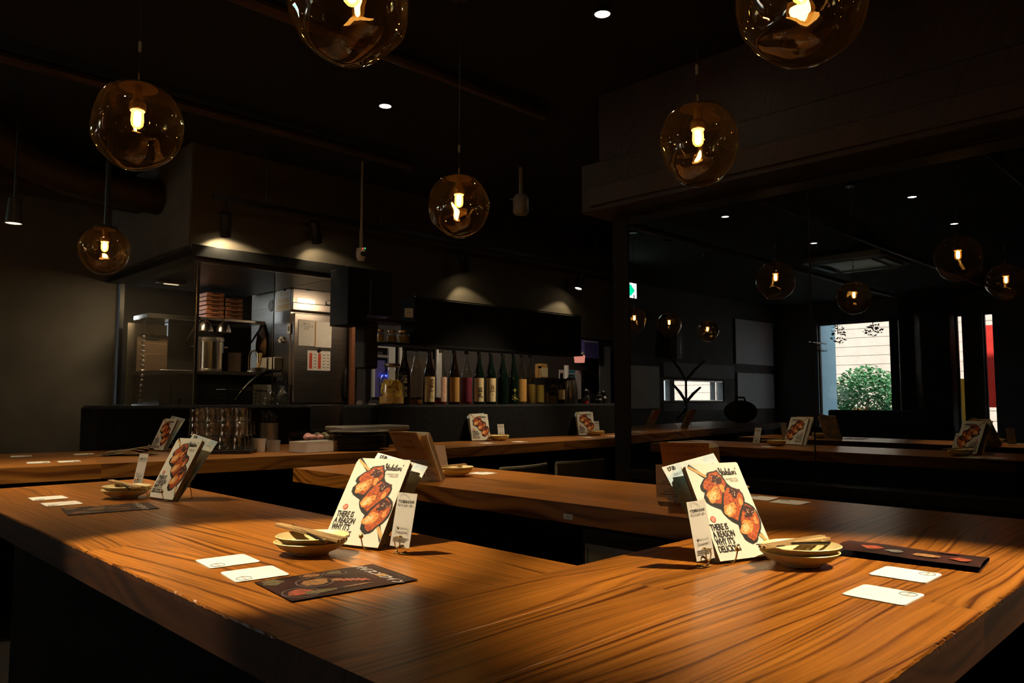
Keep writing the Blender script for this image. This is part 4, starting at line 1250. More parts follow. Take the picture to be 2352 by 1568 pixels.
# acrylic order card on a ring clip
CW, CH = 0.053, 0.108
m = MB(); m.prism(rrect(CW, CH, 0.004, 3, 0, CH / 2), 0.0, 0.0016, 'acrylic', 'y'); ME['plate'] = m.mesh('acrylic_plate')
m = MB(); m.box(-CW / 2 + 0.0015, CW / 2 - 0.0015, 0.0005, 0.0011, 0.0045, CH - 0.0035, 'card_paper'); ME['insert'] = m.mesh('paper_insert')
m = MB()
put_text(m, '塚田農場 鶏料理', 0.0055, 'ink', upright(0, CH * 0.80, -0.0006), bold=0.0001)
put_text(m, 'モバイルオーダー', 0.0052, 'ink', upright(0, CH * 0.735, -0.0006), bold=0.0001)
put_text(m, '♥ FREE Wi-Fi', 0.0046, 'grey_ink', upright(0, CH * 0.345, -0.0006))
put_text(m, 'TsukadaWIFI', 0.0056, 'grey_ink', upright(0, CH * 0.275, -0.0006), bold=0.0001)
m.tube([(0.016 * math.cos(R(200 - t * 14)) * 1.0, -0.0006, CH * 0.84 + 0.012 * math.sin(R(160 - t * 14))) for t in range(11)], 0.0002, 'grey_ink', 4)
for i in range(3):
    m.box(-0.02, 0.02 - 0.004 * i, -0.0007, -0.0005, CH * 0.19 - i * 0.003, CH * 0.19 - i * 0.003 + 0.0011, 'grey_ink')
for s_ in (-1, 1):
    m.tube([(s_ * 0.014, -0.0006, CH * 0.40), (s_ * 0.0165, -0.0006, CH * 0.38), (s_ * 0.0165, -0.0006, CH * 0.27), (s_ * 0.014, -0.0006, CH * 0.25)], 0.0002, 'grey_ink', 4)
ME['card_text'] = m.mesh('lettering')
m = MB()
ring = [(0.0068 * math.cos(t * PI / 10), -0.004, 0.014 + 0.0105 * math.sin(t * PI / 10)) for t in range(20)]
m.tube(ring, 0.0012, 'gold_wire', 8, closed=True)
m.tube([(0, -0.004, 0.004), (0, -0.004, -0.004), (0, 0.002, -0.0075), (0, 0.02, -0.0075)], 0.0012, 'gold_wire', 8)
ring2 = [(0.0068 * math.cos(t * PI / 10), 0.005, 0.014 + 0.0105 * math.sin(t * PI / 10)) for t in range(20)]
m.tube(ring2, 0.0012, 'gold_wire', 8, closed=True)
for s_ in (-1, 1):
    m.tube([(0, 0.002, -0.0075), (s_ * 0.014, 0.002, -0.0078), (s_ * 0.018, 0.012, -0.0078)], 0.0013, 'gold_wire', 8)
    m.ball((s_ * 0.018, 0.012, -0.0070), 0.0022, 'gold_wire', 8, 6)
ME['ring_clip'] = m.mesh('ring_clip')


def order_card(x, y, z, yaw, lean, label, s=1.0):
    o = thing('order_card', label, 'card', (x, y, z + 0.0095), R(yaw), R(-lean), group='order cards on ring clips')
    obj('acrylic_plate', ME['plate'], o)
    obj('paper_insert', ME['insert'], o)
    obj('lettering', ME['card_text'], o)
    c = obj('ring_clip', ME['ring_clip'], o)
    c.rotation_euler = (R(lean), 0, 0)
    return o


ZB = T + 0.006


def station(x, y, yaw, lean, where, z=ZB, s=1.0, blue=None, orange=None, curl=False):
    easel(x, y, z - 0.006, yaw, 'gold wire easel ' + where)
    booklet(x, y, z, yaw, lean, 'cream yakitori menu booklet ' + where, s)
    if blue:
        a_, b_ = off(x, y, yaw, blue[0], 0.016)
        sheet('sky', a_, b_, z + 0.001, yaw, lean + blue[1], 'pale blue sky flyer ' + where, roll=blue[2] if len(blue) > 2 else 0)
    if orange:
        a_, b_ = off(x, y, yaw, orange[0], 0.046 if curl else 0.022)
        sheet('orange', a_, b_, z + 0.001, yaw, lean + orange[1], 'orange flyer facing back ' + where)
    if curl:
        a_, b_ = off(x, y, yaw, -0.004, 0.017)
        o = thing('curled_leaflet', 'curled cream leaflet ' + where, 'leaflet', (a_, b_, z), R(yaw), R(-lean))
        obj('curled_cover', ME['curl'], o)


station(0.846, 1.297, -72, 34.5, 'beside the flat dark flyer', s=1.02, blue=(-0.004, 3, 11))
station(1.284, 0.686, -18, 30, 'beside the folded leaflet', s=0.985, blue=(0.0, 3, -10))
station(0.851, 2.287, -81, 28, 'at the far end of the left table arm', s=1.0, blue=(0.0, 4, 9))
station(1.595, 4.36, -79, 25.4, 'on the long counter by the tumblers', z=T + 0.014, s=0.98, blue=(0.0, 4, 7))
station(1.762, 2.180, 101, 27, 'on the middle table near the plate stack', s=1.0, orange=(0.004, 5), curl=True)
station(1.915, 1.175, 113, 28, 'on the middle table behind the other menu', s=1.0, orange=(0.01, 5), curl=True)
station(3.60, 3.905, -24, 22, 'on the bar counter below the clear bottles', s=1.02, blue=(-0.004, 3, -3))
station(4.74, 3.90, -34, 22, 'on the bar counter near the dark post', s=1.03, blue=(-0.004, 3, -3))
station(0.26, 4.33, 172, 24, 'on the long counter, off to the left', z=T + 0.014, orange=(0.0, 4))
station(-0.04, 4.12, 172, 24, 'at the left stretch of the long counter', z=T + 0.014, orange=(0.0, 4))
order_card(0.876, 1.178, T, -81, 12.4, 'upright order card on a ring clip beside the flat dark flyer')
order_card(1.183, 0.710, T, -6.6, 11.7, 'upright order card on a ring clip beside the right menu')
order_card(0.905, 2.632, T, -78, 12, 'upright order card at the far end of the left arm')
order_card(1.850, 1.238, T, 122, 20, 'order card seen from behind on the middle table')
order_card(3.82, 3.93, T, -24, 14, 'order card beside the bar menu below the clear bottles')
order_card(4.865, 3.90, T, -30, 14, 'order card beside the bar menu near the dark post')
order_card(1.95, 2.33, T, 101, 16, 'order card facing away beside the middle table plate')

# coasters
m = MB(); m.prism(rrect(0.088, 0.088, 0.007, 4), 0, 0.0016, 'coaster_white'); ME['coaster'] = m.mesh('card')
m = MB()
m.tube([(0.012 * math.cos(t * PI / 12), 0.012 * math.sin(t * PI / 12), 0.0017) for t in range(24)], 0.0005, 'ink', 4, closed=True)
put_text(m, '塚田農場', 0.0052, 'ink', lying(0, -0.002, 0.0019))
ME['logo'] = m.mesh('printed_logo')


def coaster(x, y, z, rz, corner, label):
    o = thing('paper_coaster', label, 'coaster', (x, y, z), R(rz), group='white paper coasters')
    obj('card', ME['coaster'], o)
    obj('printed_logo', ME['logo'], o, (corner[0] * 0.026, corner[1] * 0.026, 0), (0, 0, R(corner[2])))


coaster(0.622, 1.344, T, -6, (-1, -1, -90), 'white coaster left of the stacked dishes, farther from the dark flyer')
coaster(0.610, 1.216, T, -8, (-1, -1, -90), 'white coaster half under the flat dark flyer')
coaster(1.370, 0.451, T, 0, (1, -1, 0), 'white coaster next to the folded leaflet')
coaster(1.207, 0.429, T, -1, (1, -1, 0), 'white coaster closest to the right table edge')
coaster(0.635, 2.560, T, -3, (-1, -1, -90), 'white coaster at the far left table end, behind its twin')
coaster(0.629, 2.399, T, -3, (-1, -1, -90), 'white coaster touching the dim dark flyer')
coaster(2.046, 2.214, T, 8, (1, 1, 90), 'white coaster beside the dish on the middle table')
coaster(2.112, 1.090, T, 5, (1, 1, 90), 'white coaster mostly hidden behind the right menu')
coaster(2.090, 0.985, T, 2, (1, 1, 90), 'dim white coaster right of the right menu on the middle table')
coaster(3.45, 3.68, T, 0, (1, -1, 0), 'bright coaster on the bar counter, first from the menu')
coaster(3.72, 3.66, T, 0, (1, -1, 0), 'bright coaster on the bar counter, second from the menu')
coaster(4.52, 3.71, T, 0, (1, -1, 0), 'bright coaster on the bar counter under the second bar menu')
coaster(4.84, 3.71, T, 0, (1, -1, 0), 'bright coaster on the bar counter cut by the dark post')
for (x, y, lb) in ((0.97, 4.42, 'coaster at the back left of the long counter'), (0.93, 3.93, 'coaster at the front left of the long counter'), (1.045, 3.90, 'coaster at the front of the long counter, second from left'), (1.235, 4.36, 'coaster on the long counter nearest the leaflet pile')):
    coaster(x, y, T + 0.007, -9, (1, -1, 0), 'white ' + lb)

# flat dark food flyers
m = MB(); m.box(-0.105, 0.105, -0.074, 0.074, 0, 0.0008, 'flyer_dark'); ME['food_sheet'] = m.mesh('sheet')
m = MB()


def disc(cx, cy, rx, ry, mat, z, seed=1, amp=0.06, n=18):
    m.v += [(a, b, z) for a, b in blob(cx, cy, rx, ry, seed, n, amp)]
    k = len(m.v)
    m.face(range(k - n, k), mat)


# layout: local +x = top of the flyer
for (cx, cy, r_, a_, b_) in ((-0.032, 0.012, 0.027, 'food_grey', 'food_tan'), (-0.075, -0.036, 0.026, 'flyer_dark', 'food_red'), (-0.018, 0.056, 0.017, 'food_grey', 'food_tan'), (0.022, 0.052, 0.018, 'food_grey', 'food_green')):
    disc(cx, cy, r_ * 1.12, r_ * 1.12, 'food_grey', 0.0010, 2, 0.03)
    disc(cx, cy, r_ * 1.02, r_ * 1.02, 'flyer_dark', 0.0011, 2, 0.03)
    disc(cx, cy, r_ * 0.8, r_ * 0.7, b_, 0.0012, int(cx * 900), 0.25)
disc(-0.050, -0.048, 0.026, 0.010, 'food_green', 0.0013, 5, 0.3)
disc(-0.085, 0.05, 0.016, 0.020, 'food_green', 0.0012, 9, 0.3)
for k in range(5):
    disc(0.010 + k * 0.0075, 0.0 - k * 0.006, 0.004, 0.011, 'food_red', 0.0012 + k * 0.0001, k, 0.1)
disc(0.002, 0.006, 0.008, 0.009, 'food_tan', 0.0013, 4, 0.1)
disc(0.012, -0.045, 0.026, 0.003, 'food_tan', 0.0012, 8, 0.2)
m.flat([(0.066, -0.018, 0.0012), (0.083, -0.018, 0.0012), (0.083, -0.002, 0.0012), (0.066, -0.002, 0.0012)], 'label_gold')
put_text(m, 'バイスン', 0.021, 'white_ink', lying(0.066, 0.034, 0.0013, R(-90)), shear=0.25, bold=0.0005)
put_text(m, 'ワイン', 0.021, 'white_ink', lying(0.066, -0.046, 0.0013, R(-90)), shear=0.25, bold=0.0005)
put_text(m, '本当においしい肉とワインを楽しむ夜', 0.0064, 'grey_ink', lying(0.093, 0.0, 0.0012, R(-90)))
put_text(m, 'Grill & Wine bar selection', 0.006, 'grey_ink', lying(0.056, 0.01, 0.0012, R(-90)))
ME['food_print'] = m.mesh('food_print')


def food_flyer(x, y, z, rz, label):
    o = thing('food_flyer', label, 'flyer', (x, y, z), R(rz), group='dark food flyers lying flat')
    obj('sheet', ME['food_sheet'], o)
    obj('food_print', ME['food_print'], o)['kind'] = 'stuff'


food_flyer(0.676, 1.072, T + 0.0017, -6, 'dark flyer with food photos lying flat near the table corner')
food_flyer(0.692, 2.200, T + 0.001, -8, 'dim dark flyer lying flat at the far end of the left arm')

# folded leaflet on the right
m = MB()
pr = [(-0.052, 0.0005), (-0.045, 0.0005), (0.0, 0.0005), (0.050, 0.0010), (0.0575, 0.004), (0.056, 0.009), (0.045, 0.0125), (0.02, 0.015), (-0.01, 0.0165), (-0.035, 0.015), (-0.05, 0.011)]
pr = catmull(pr, 3)
n = len(pr); L2 = 0.115
for x in (-L2, -L2 * 0.4, L2 * 0.2, L2):
    m.v += [(x + 0.02 * b * 5 * (1 if x > 0 else -1), a, b * (1.0 if x < 0 else 0.75)) for a, b in pr]
for k in range(3):
    for i in range(n - 1):
        m.face((k * n + i, k * n + i + 1, (k + 1) * n + i + 1, (k + 1) * n + i), 'flyer_dark', True)
fo = thing('folded_leaflet', 'glossy dark folded leaflet bulging beside two coasters', 'leaflet', (1.512, 0.487, T + 0.001), R(-84))
obj('folded_sheet', m, fo)
m = MB()


def on_leaf(cx, cy, rx, ry, mat, seed):
    p = blob(cx, cy, rx, ry, seed, 14, 0.25)
    def zz(a):  # height of the bulge at the short coordinate
        t = (a + 0.05) / 0.1
        return (0.0118 + 0.0056 * math.sin(PI * min(1, max(0, t)))) * 0.98 + 0.0009
    m.v += [(a, b, zz(b) * (1.0 if a < 0 else 0.86)) for a, b in p]
    k = len(m.v)
    m.face(range(k - 14, k), mat)


on_leaf(-0.06, -0.02, 0.018, 0.010, 'food_red', 3)
on_leaf(-0.02, -0.03, 0.016, 0.008, 'food_grey', 4)
on_leaf(0.03, -0.028, 0.022, 0.009, 'food_tan', 5)
on_leaf(0.085, -0.028, 0.016, 0.008, 'food_red', 6)
on_leaf(0.06, 0.02, 0.02, 0.008, 'food_red', 7)
obj('food_print', m, fo)['kind'] = 'stuff'
# pile of leaflets on the long counter
rnd = random.Random(8)
for k in range(6):
    m = MB(); pr = [(-0.10, 0.012 + k * 0.0005), (-0.05, 0.02), (0.0, 0.012), (0.05, 0.004), (0.105, 0.001)]
    pr = catmull(pr, 3); n = len(pr)
    for y in (-0.07, 0.07):
        m.v += [(a, y, b) for a, b in pr]
    m.v += [(a, -0.07, b + 0.001) for a, b in pr] + [(a, 0.07, b + 0.001) for a, b in pr]
    for i in range(n - 1):
        m.face((2 * n + i, 2 * n + i + 1, 3 * n + i + 1, 3 * n + i), 'flyer_dark' if k % 2 else 'food_tan', True)
        m.face((i, n + i, n + i + 1, i + 1), 'label_cream', True)
        m.face((i, i + 1, 2 * n + i + 1, 2 * n + i), 'label_cream')
        m.face((n + i, 3 * n + i, 3 * n + i + 1, n + i + 1), 'label_cream')
    tag(obj('glossy_leaflet', m, None, (1.36 + k * 0.012, 4.16 - k * 0.004, T + 0.008 + k * 0.0042), (0, 0, R(150 + rnd.uniform(-12, 12)))), 'glossy leaflet, %s in the curled pile on the long counter' % ('lowest', 'second lowest', 'third', 'fourth', 'second from the top', 'topmost')[k], 'leaflet', 'pile of leaflets')

# ------------------------------------------------------------------ dishes, chopsticks, forks
m = MB()
m.lathe([(0.012, 0.0), (0.034, 0.0), (0.036, 0.003), (0.055, 0.011), (0.0675, 0.022), (0.0685, 0.0235), (0.067, 0.0245), (0.054, 0.0145), (0.036, 0.0065), (0.001, 0.005)], 'ceramic', 40, sy=0.84)
ME['dish'] = m.mesh('small_dish', 0.9)
m = MB()
for s_ in (-1, 1):
    m.prism([(-0.1, s_ * 0.0042 - 0.0028), (0.1, s_ * 0.0032 - 0.0022), (0.1, s_ * 0.0032 + 0.0022), (-0.1, s_ * 0.0042 + 0.0028)], 0, 0.0045, 'pale_wood')
ME['chop'] = m.mesh('chopsticks')
m = MB()
m.tube([(-0.075, 0, 0.002), (0.02, 0, 0.003), (0.045, 0, 0.001)], [0.0035, 0.0022, 0.0025], 'fork_metal', 8)
m.prism([(0.045, -0.009), (0.062, -0.010), (0.062, 0.010), (0.045, 0.009)], 0.0, 0.0018, 'fork_metal')
for k in range(4):
    y = -0.0085 + k * 0.0057
    m.box(0.062, 0.092, y - 0.0012, y + 0.0012, 0, 0.0016, 'fork_metal')
ME['fork'] = m.mesh('fork')


def dish_set(x, y, rz, where, z=T, chop=True, fork=True, crz=0.0):
    for k in range(2):
        tag(obj('small_dish', ME['dish'], None, (x + 0.003 * k, y - 0.002 * k, z + 0.001 + k * 0.0105), (0, 0, R(rz + 4 * k))), ('lower' if k == 0 else 'upper') + ' yellow oval dish ' + where, 'dish', 'yellow oval dishes')
    if chop:
        for k in range(2):
            tag(obj('chopsticks', ME['chop'], None, (x - 0.004 + 0.009 * k, y + 0.004 + 0.007 * k, z + 0.0372 + 0.0006 * k), (0, R(2), R(crz + 4 * k))), ('first' if k == 0 else 'second') + ' pair of wooden chopsticks on the dishes ' + where, 'chopsticks', 'pairs of chopsticks')
    if fork:
        tag(obj('fork', ME['fork'], None, (x - 0.008, y - 0.004, z + 0.0365), (0, R(-4), R(crz + 170))), 'dark fork under the chopsticks ' + where, 'fork', 'forks on dishes')


dish_set(0.762, 1.300, -45, 'next to the flat dark flyer', crz=-86)
dish_set(1.318, 0.606, -45, 'next to the folded leaflet', crz=-8)
dish_set(0.800, 2.415, -45, 'at the far end of the left arm', crz=-86)
dish_set(1.905, 2.215, -45, 'on the middle table', fork=False, crz=20)
dish_set(2.04, 1.16, -45, 'behind the right menu', fork=False, crz=20)
dish_set(3.735, 3.87, -45, 'on the bar counter below the clear bottles', fork=False, crz=0)
dish_set(4.80, 3.86, -45, 'on the bar counter near the dark post', fork=False, crz=0)

# ------------------------------------------------------------------ tumblers, holder, boxes, plates on the long counter
tr = MB(); tr.prism(rrect(0.36, 0.24, 0.02, 4), 0, 0.012, 'black_metal'); tr.prism(rrect(0.37, 0.25, 0.022, 4), 0.012, 0.018, 'black_metal')
tag(obj('tumbler_tray', tr, None, (1.79, 3.99, T + 0.007), (0, 0, R(-40))), 'black tray under the stacked tumblers', 'tray')
m = MB()
m.lathe([(0.030, 0.072), (0.0315, 0.070), (0.033, 0.06), (0.0355, 0.002), (0.0365, 0.0), (0.034, 0.002), (0.0315, 0.06), (0.028, 0.066), (0.001, 0.066)], 'tumbler_glass', 16)
ME['tumbler'] = m.mesh('tumbler', 0.8)
cc, ss = math.cos(R(-40)), math.sin(R(-40))
for l in range(3):
    for i in range(4):
        for k in range(3 if l < 2 else 2):
            lx = -0.115 + i * 0.076 + (0.01 if l == 1 else 0); ly = -0.075 + k * 0.076 + (0.03 if l == 2 else 0)
            tag(obj('tumbler', ME['tumbler'], None, (1.79 + lx * cc - ly * ss, 3.99 + lx * ss + ly * cc, T + 0.0255 + l * 0.0735)), 'upturned clear tumbler in the %s layer of the stack on the black tray' % ('bottom', 'middle', 'top')[l], 'tumbler', 'stacked tumblers')
hl = thing('cutlery_holder', 'steel cutlery holder with dark handles behind the clear boxes', 'holder', (2.08, 4.02, T + 0.007))
m = MB(); m.lathe([(0.05, 0), (0.05, 0.15), (0.046, 0.15), (0.046, 0.01)], 'steel', 24, close_bot=True); obj('can', m, hl)
rnd = random.Random(3)
for k in range(11):
    a = rnd.uniform(0, 6.28); r_ = rnd.uniform(0.01, 0.038)
    m = MB(); m.tube([(r_ * math.cos(a) * 0.6, r_ * math.sin(a) * 0.6, 0.02), (r_ * math.cos(a) * 1.25, r_ * math.sin(a) * 1.25, 0.20 + rnd.uniform(-0.02, 0.02))], [0.004, 0.008], 'black_metal', 8); obj('cutlery_handle', m, hl)
for i, (x, y, h_, mt) in enumerate(((1.965, 3.905, 0.07, 'white_plastic'), (2.03, 3.87, 0.06, 'grey_plastic'))):
    m = MB(); m.lathe([(0.034, 0), (0.037, h_), (0.034, h_), (0.031, 0.004)], mt, 18, close_bot=True)
    tag(obj('small_tub', m, None, (x, y, T + 0.007)), ('pale round tub beside the tumblers', 'grey round tub before the cutlery holder')[i], 'tub')
bxs = thing('clear_box', 'milky clear plastic box with wrapped pink and green items', 'box', (2.20, 3.72, T + 0.008), R(8))
m = MB(); m.prism(rrect(0.25, 0.15, 0.015, 3), 0.0, 0.055, 'white_plastic'); obj('box_body', m, bxs)
m = MB(); m.prism(rrect(0.255, 0.155, 0.016, 3), 0.055, 0.115, 'acrylic'); obj('box_lid', m, bxs)
rnd = random.Random(4)
for k in range(9):
    m = MB(); m.ball((0, 0, 0), 0.02, 'pink_plastic' if k < 5 else 'food_green', 8, 6, 0.7)
    obj('wrapped_item', m, bxs, (-0.09 + 0.022 * k + rnd.uniform(-0.005, 0.005), rnd.uniform(-0.05, 0.03), 0.075 + rnd.uniform(0, 0.014)))
pl = MB(); pl.lathe([(0.06, 0), (0.09, 0.002), (0.135, 0.010), (0.15, 0.014), (0.148, 0.0155), (0.088, 0.006), (0.001, 0.005)], 'dark_ceramic', 40, close_bot=True)
ME['plate'] = pl.mesh('plate', 0.9)
for k in range(10):
    tag(obj('dark_plate', ME['plate'], None, (2.44 + 0.002 * (k % 3), 3.66, T + 0.008 + k * 0.0075), (0, 0, k)), 'dark plate in the stack on the counter, number %s from the bottom' % ('one', 'two', 'three', 'four', 'five', 'six', 'seven', 'eight', 'nine', 'ten')[k], 'plate', 'stack of dark plates')
m = MB(); m.lathe([(0.10, 0), (0.14, 0.012), (0.168, 0.022), (0.166, 0.025), (0.13, 0.015), (0.001, 0.008)], 'dark_ceramic', 40, close_bot=True)
tag(obj('dark_platter', m, None, (2.44, 3.66, T + 0.0905)), 'wide dark platter on top of the plate stack', 'platter')
m = MB(); m.box(-0.22, 0.22, -0.1, 0.1, 0, 0.012, 'grey_plastic', bev=0.003); m.box(-0.23, 0.23, -0.11, 0.11, 0.012, 0.04, 'grey_plastic', bev=0.006)
tag(obj('grey_tray', m, None, (2.66, 3.90, 0.831), (0, 0, R(-4))), 'grey serving tray behind the plate stack', 'tray')
m = MB(); m.box(2.57, 2.77, 3.83, 3.99, T + 0.0005, 0.83, 'black_panel', bev=0.004); tag(obj('black_crate', m), 'black crate under the grey serving tray', 'crate')

# ------------------------------------------------------------------ chairs at the bar counter
def chair(x, y, rz, label, fab='chair_fabric'):
    o = thing('low_chair', label, 'chair', (x, y, 0), R(rz), group='low-backed chairs')
    m = MB(); m.box(-0.19, 0.19, -0.18, 0.2, 0.38, 0.43, fab, bev=0.015); obj('seat', m, o)
    m = MB()
    n = 10
    pts = []
    for i in range(n + 1):
        t = -1 + 2 * i / n
        pts.append((0.185 * t, -0.19 + 0.03 * t * t))
    outl = pts + [(a, b - 0.022) for a, b in pts[::-1]]
    m.prism(outl, 0.44, 0.672, fab); obj('backrest', m, o)
    m = MB(); m.tube([(a, b - 0.011, 0.675) for a, b in pts], 0.0125, fab, 8); obj('top_roll', m, o)
    for sx in (-1, 1):
        for sy in (-1, 1):
            m = MB(); m.tube([(sx * 0.15, sy * 0.15, 0.38), (sx * 0.17, sy * 0.17, 0.0)], [0.015, 0.011], 'black_metal', 8); obj('leg', m, o)
    return o


chair(2.88, 2.98, 4, 'low olive chair mostly hidden behind the middle table')
chair(3.37, 2.98, -6, 'low olive chair behind the middle table, centre of three')
chair(3.90, 2.98, 3, 'low olive chair cut by the dark post')
chair(-3.0, 3.9, 100, 'black low chair reflected before the street window', 'black_fabric')
chair(-3.2, 3.1, 80, 'black low chair reflected next to the dark pillar', 'black_fabric')

# ------------------------------------------------------------------ glass globe pendants
def globe_mesh(seed, Rg=0.12, flat=0.0):
    rn = random.Random(seed)
    dents = []
    for k in range(5):
        a = rn.uniform(0, 2 * PI); z = rn.uniform(-0.85, 0.35)
        s_ = math.sqrt(1 - z * z)
        dents.append((Vector((s_ * math.cos(a), s_ * math.sin(a), z)), rn.uniform(0.05, 0.13), rn.uniform(0.30, 0.55)))
    m = MB()
    seg, rings = 64, 44
    t0 = 0.42
    o = 0
    for i in range(rings + 1):
        th = t0 + (PI - t0 - 0.02) * i / rings
        for j in range(seg):
            ph = 2 * PI * j / seg
            d = Vector((math.sin(th) * math.cos(ph), math.sin(th) * math.sin(ph), math.cos(th)))
            r = Rg * (1 + 0.045 * noise.noise(d * 1.3 + Vector((seed, 0, 0))) + 0.022 * noise.noise(d * 2.7 + Vector((0, seed, 0))))
            for c, dep, wid in dents:
                ang = math.acos(max(-1, min(1, d.dot(c))))
                r -= Rg * dep * math.exp(-(ang / wid) ** 2)
            m.v.append((d.x * r, d.y * r, d.z * r * 1.03))
    for i in range(rings):
        for j in range(seg):
            k = (j + 1) % seg
            m.face((i * seg + j, (i + 1) * seg + j, (i + 1) * seg + k, i * seg + k), 'globe_glass', True)
    m.face([rings * seg + j for j in range(seg)], 'globe_glass', True)
    return m.mesh('glass_globe', 3.0)


m = MB(); m.lathe([(0.001, 0.118), (0.02, 0.117), (0.044, 0.112), (0.05, 0.107), (0.049, 0.106), (0.02, 0.108), (0.001, 0.109)], 'brass', 28); ME['gcap'] = m.mesh('cap_disc')
m = MB(); m.lathe([(0.012, 0.108), (0.012, 0.075), (0.0215, 0.062), (0.0215, 0.046), (0.018, 0.043)], 'brass', 18, close_bot=True); ME['gsock'] = m.mesh('socket')
m = MB(); m.lathe([(0.010, 0.044), (0.0155, 0.036), (0.0165, 0.015), (0.0145, 0.002), (0.008, -0.005), (0.001, -0.007)], 'bulb_glass', 18); ME['gbulb'] = m.mesh('bulb')
m = MB(); m.lathe([(0.0185, 0.044), (0.0185, 0.0415)], 'bulb_hot', 18, close_top=True, close_bot=True); ME['gring'] = m.mesh('hot_ring')
m = MB()
m.lathe([(0.002, 0.042), (0.0085, 0.038), (0.0095, 0.018), (0.0085, 0.004), (0.002, -0.001)], 'filament', 12)
ME['gfil'] = m.mesh('filament')


def pendant(x, y, z, seed, label, rod=False):
    o = thing('globe_pendant', label, 'pendant lamp', (x, y, z), group='amber glass globe pendants')
    obj('glass_globe', globe_mesh(seed), o, rot=(0, 0, seed * 1.7))
    obj('cap_disc', ME['gcap'], o)
    obj('socket', ME['gsock'], o)
    b_ = obj('bulb', ME['gbulb'], o)
    obj('filament', ME['gfil'], b_)
    obj('hot_ring', ME['gring'], b_)
    top = CEIL - z
    if rod:
        m = MB(); m.tube([(0.005, 0, 0.117), (0.005, 0, top)], 0.013, 'black_metal', 10); obj('rod', m, o)
        m = MB(); m.lathe([(0.056, 0.108), (0.058, 0.116), (0.05, 0.122), (0.014, 0.126)], 'black_metal', 24, close_top=True); obj('collar', m, o)
    else:
        m = MB(); m.tube([(0, 0, 0.117), (0, 0, 0.15)], [0.004, 0.002], 'brass', 8); m.tube([(0, 0, 0.15), (0, 0, top)], 0.0014, 'black_metal', 6); obj('cord', m, o)
        m = MB(); m.lathe([(0.0035, 0.21), (0.0045, 0.215), (0.0045, 0.235), (0.0035, 0.24)], 'grey_plastic', 8, close_top=True, close_bot=True); obj('cord_grip', m, o)
    m = MB(); m.lathe([(0.04, top - 0.02), (0.045, top - 0.001)], 'black_metal', 20, close_bot=True); obj('ceiling_rose', m, o)


PZ = E + 0.745
pendant(0.712, 2.167, PZ, 3, 'amber glass globe lamp at the upper left over the left arm')
pendant(1.901, 2.195, PZ, 7, 'amber globe lamp hanging in the centre before the bulkhead')
pendant(1.929, 1.160, PZ, 12, 'smoky globe lamp hanging before the timber header')
pendant(0.763, 1.192, PZ, 21, 'large amber globe lamp cut by the top edge, left of centre')
pendant(1.354, 0.590, PZ, 33, 'large clear globe lamp cut by the top edge at the right')
pendant(1.224, 4.126, PZ, 41, 'small bright globe lamp on a black rod by the kitchen', rod=True)
pendant(0.551, 4.26, PZ, 46, 'globe lamp over the long counter, reflected beside the dark post')
pendant(-0.041, 4.264, PZ, 52, 'globe lamp over the long counter, second in the reflected row')
pendant(-0.965, 4.380, PZ, 57, 'globe lamp over the long counter, last in the reflected row')


# ------------------------------------------------------------------ ceiling downlights and track spots
def downlight(x, y, power, label, d, size=74, blend=0.55):
    o = thing('ceiling_downlight', label, 'downlight', (x, y, CEIL), group='ceiling downlights')
    m = MB(); m.lathe([(0.032, -0.03), (0.036, -0.028), (0.036, 0.0)], 'black_metal', 20); obj('housing', m, o)
    m = MB(); m.lathe([(0.001, -0.027), (0.031, -0.027)], 'lens_hot', 20); obj('lens', m, o)
    ld = bpy.data.lights.new('downlight_beam', 'SPOT')
    ld.energy = power; ld.color = WARM; ld.spot_size = R(size); ld.spot_blend = blend; ld.shadow_soft_size = 0.022
    lo = bpy.data.objects.new('downlight_beam', ld)
    COL.objects.link(lo)
    lo.parent = o
    lo.location = (0, 0, -0.034)
    lo.rotation_euler = d.to_track_quat('-Z', 'Y').to_euler()
    return o


def aim(x, y, tx, ty, tz=T):
    return Vector((tx - x, ty - y, tz - CEIL))


downlight(2.34, 3.31, SPOT_W * 1.5, 'small ceiling downlight left of centre above the plate stack', aim(2.34, 3.31, 2.1, 2.9), 72, 0.8)
downlight(2.39, 1.87, SPOT_W * 0.9, 'small ceiling downlight at the top edge right of centre', aim(2.39, 1.87, 2.05, 1.7), 56, 0.8)
downlight(0.10, 1.93, SPOT_W * 3.7, 'ceiling downlight aimed at the left table arm, mirrored in the glass', aim(0.10, 1.93, 0.68, 1.385), 25.2, 0.4)
downlight(0.55, 3.29, SPOT_W * 2.0, 'ceiling downlight over the far end of the left arm, mirrored in the glass', aim(0.55, 3.29, 0.80, 3.10), 80, 0.9)
downlight(-1.15, 1.97, SPOT_W * 0.15, 'ceiling downlight in the mirrored outer row, right one', aim(-1.15, 1.97, -1.2, 1.9), 60, 0.6)
downlight(-1.10, 3.23, SPOT_W * 0.6, 'ceiling downlight in the mirrored outer row beside the glass joint', aim(-1.1, 3.23, 0.6, 4.0), 40, 0.8)
downlight(2.10, -0.25, SPOT_W * 5.4, 'ceiling downlight near the glass aimed at the cross arm', aim(2.1, -0.25, 1.24, 0.45), 29, 0.65)
downlight(4.45, 3.30, SPOT_W * 1.8, 'ceiling downlight above the bar counter behind the header', aim(4.45, 3.3, 3.75, 3.9, 0.80), 50, 0.8)
downlight(5.7, 3.30, SPOT_W * 1.1, 'ceiling downlight above the bar counter beyond the dark post', aim(5.7, 3.3, 5.1, 3.85, 0.74), 46, 0.8)

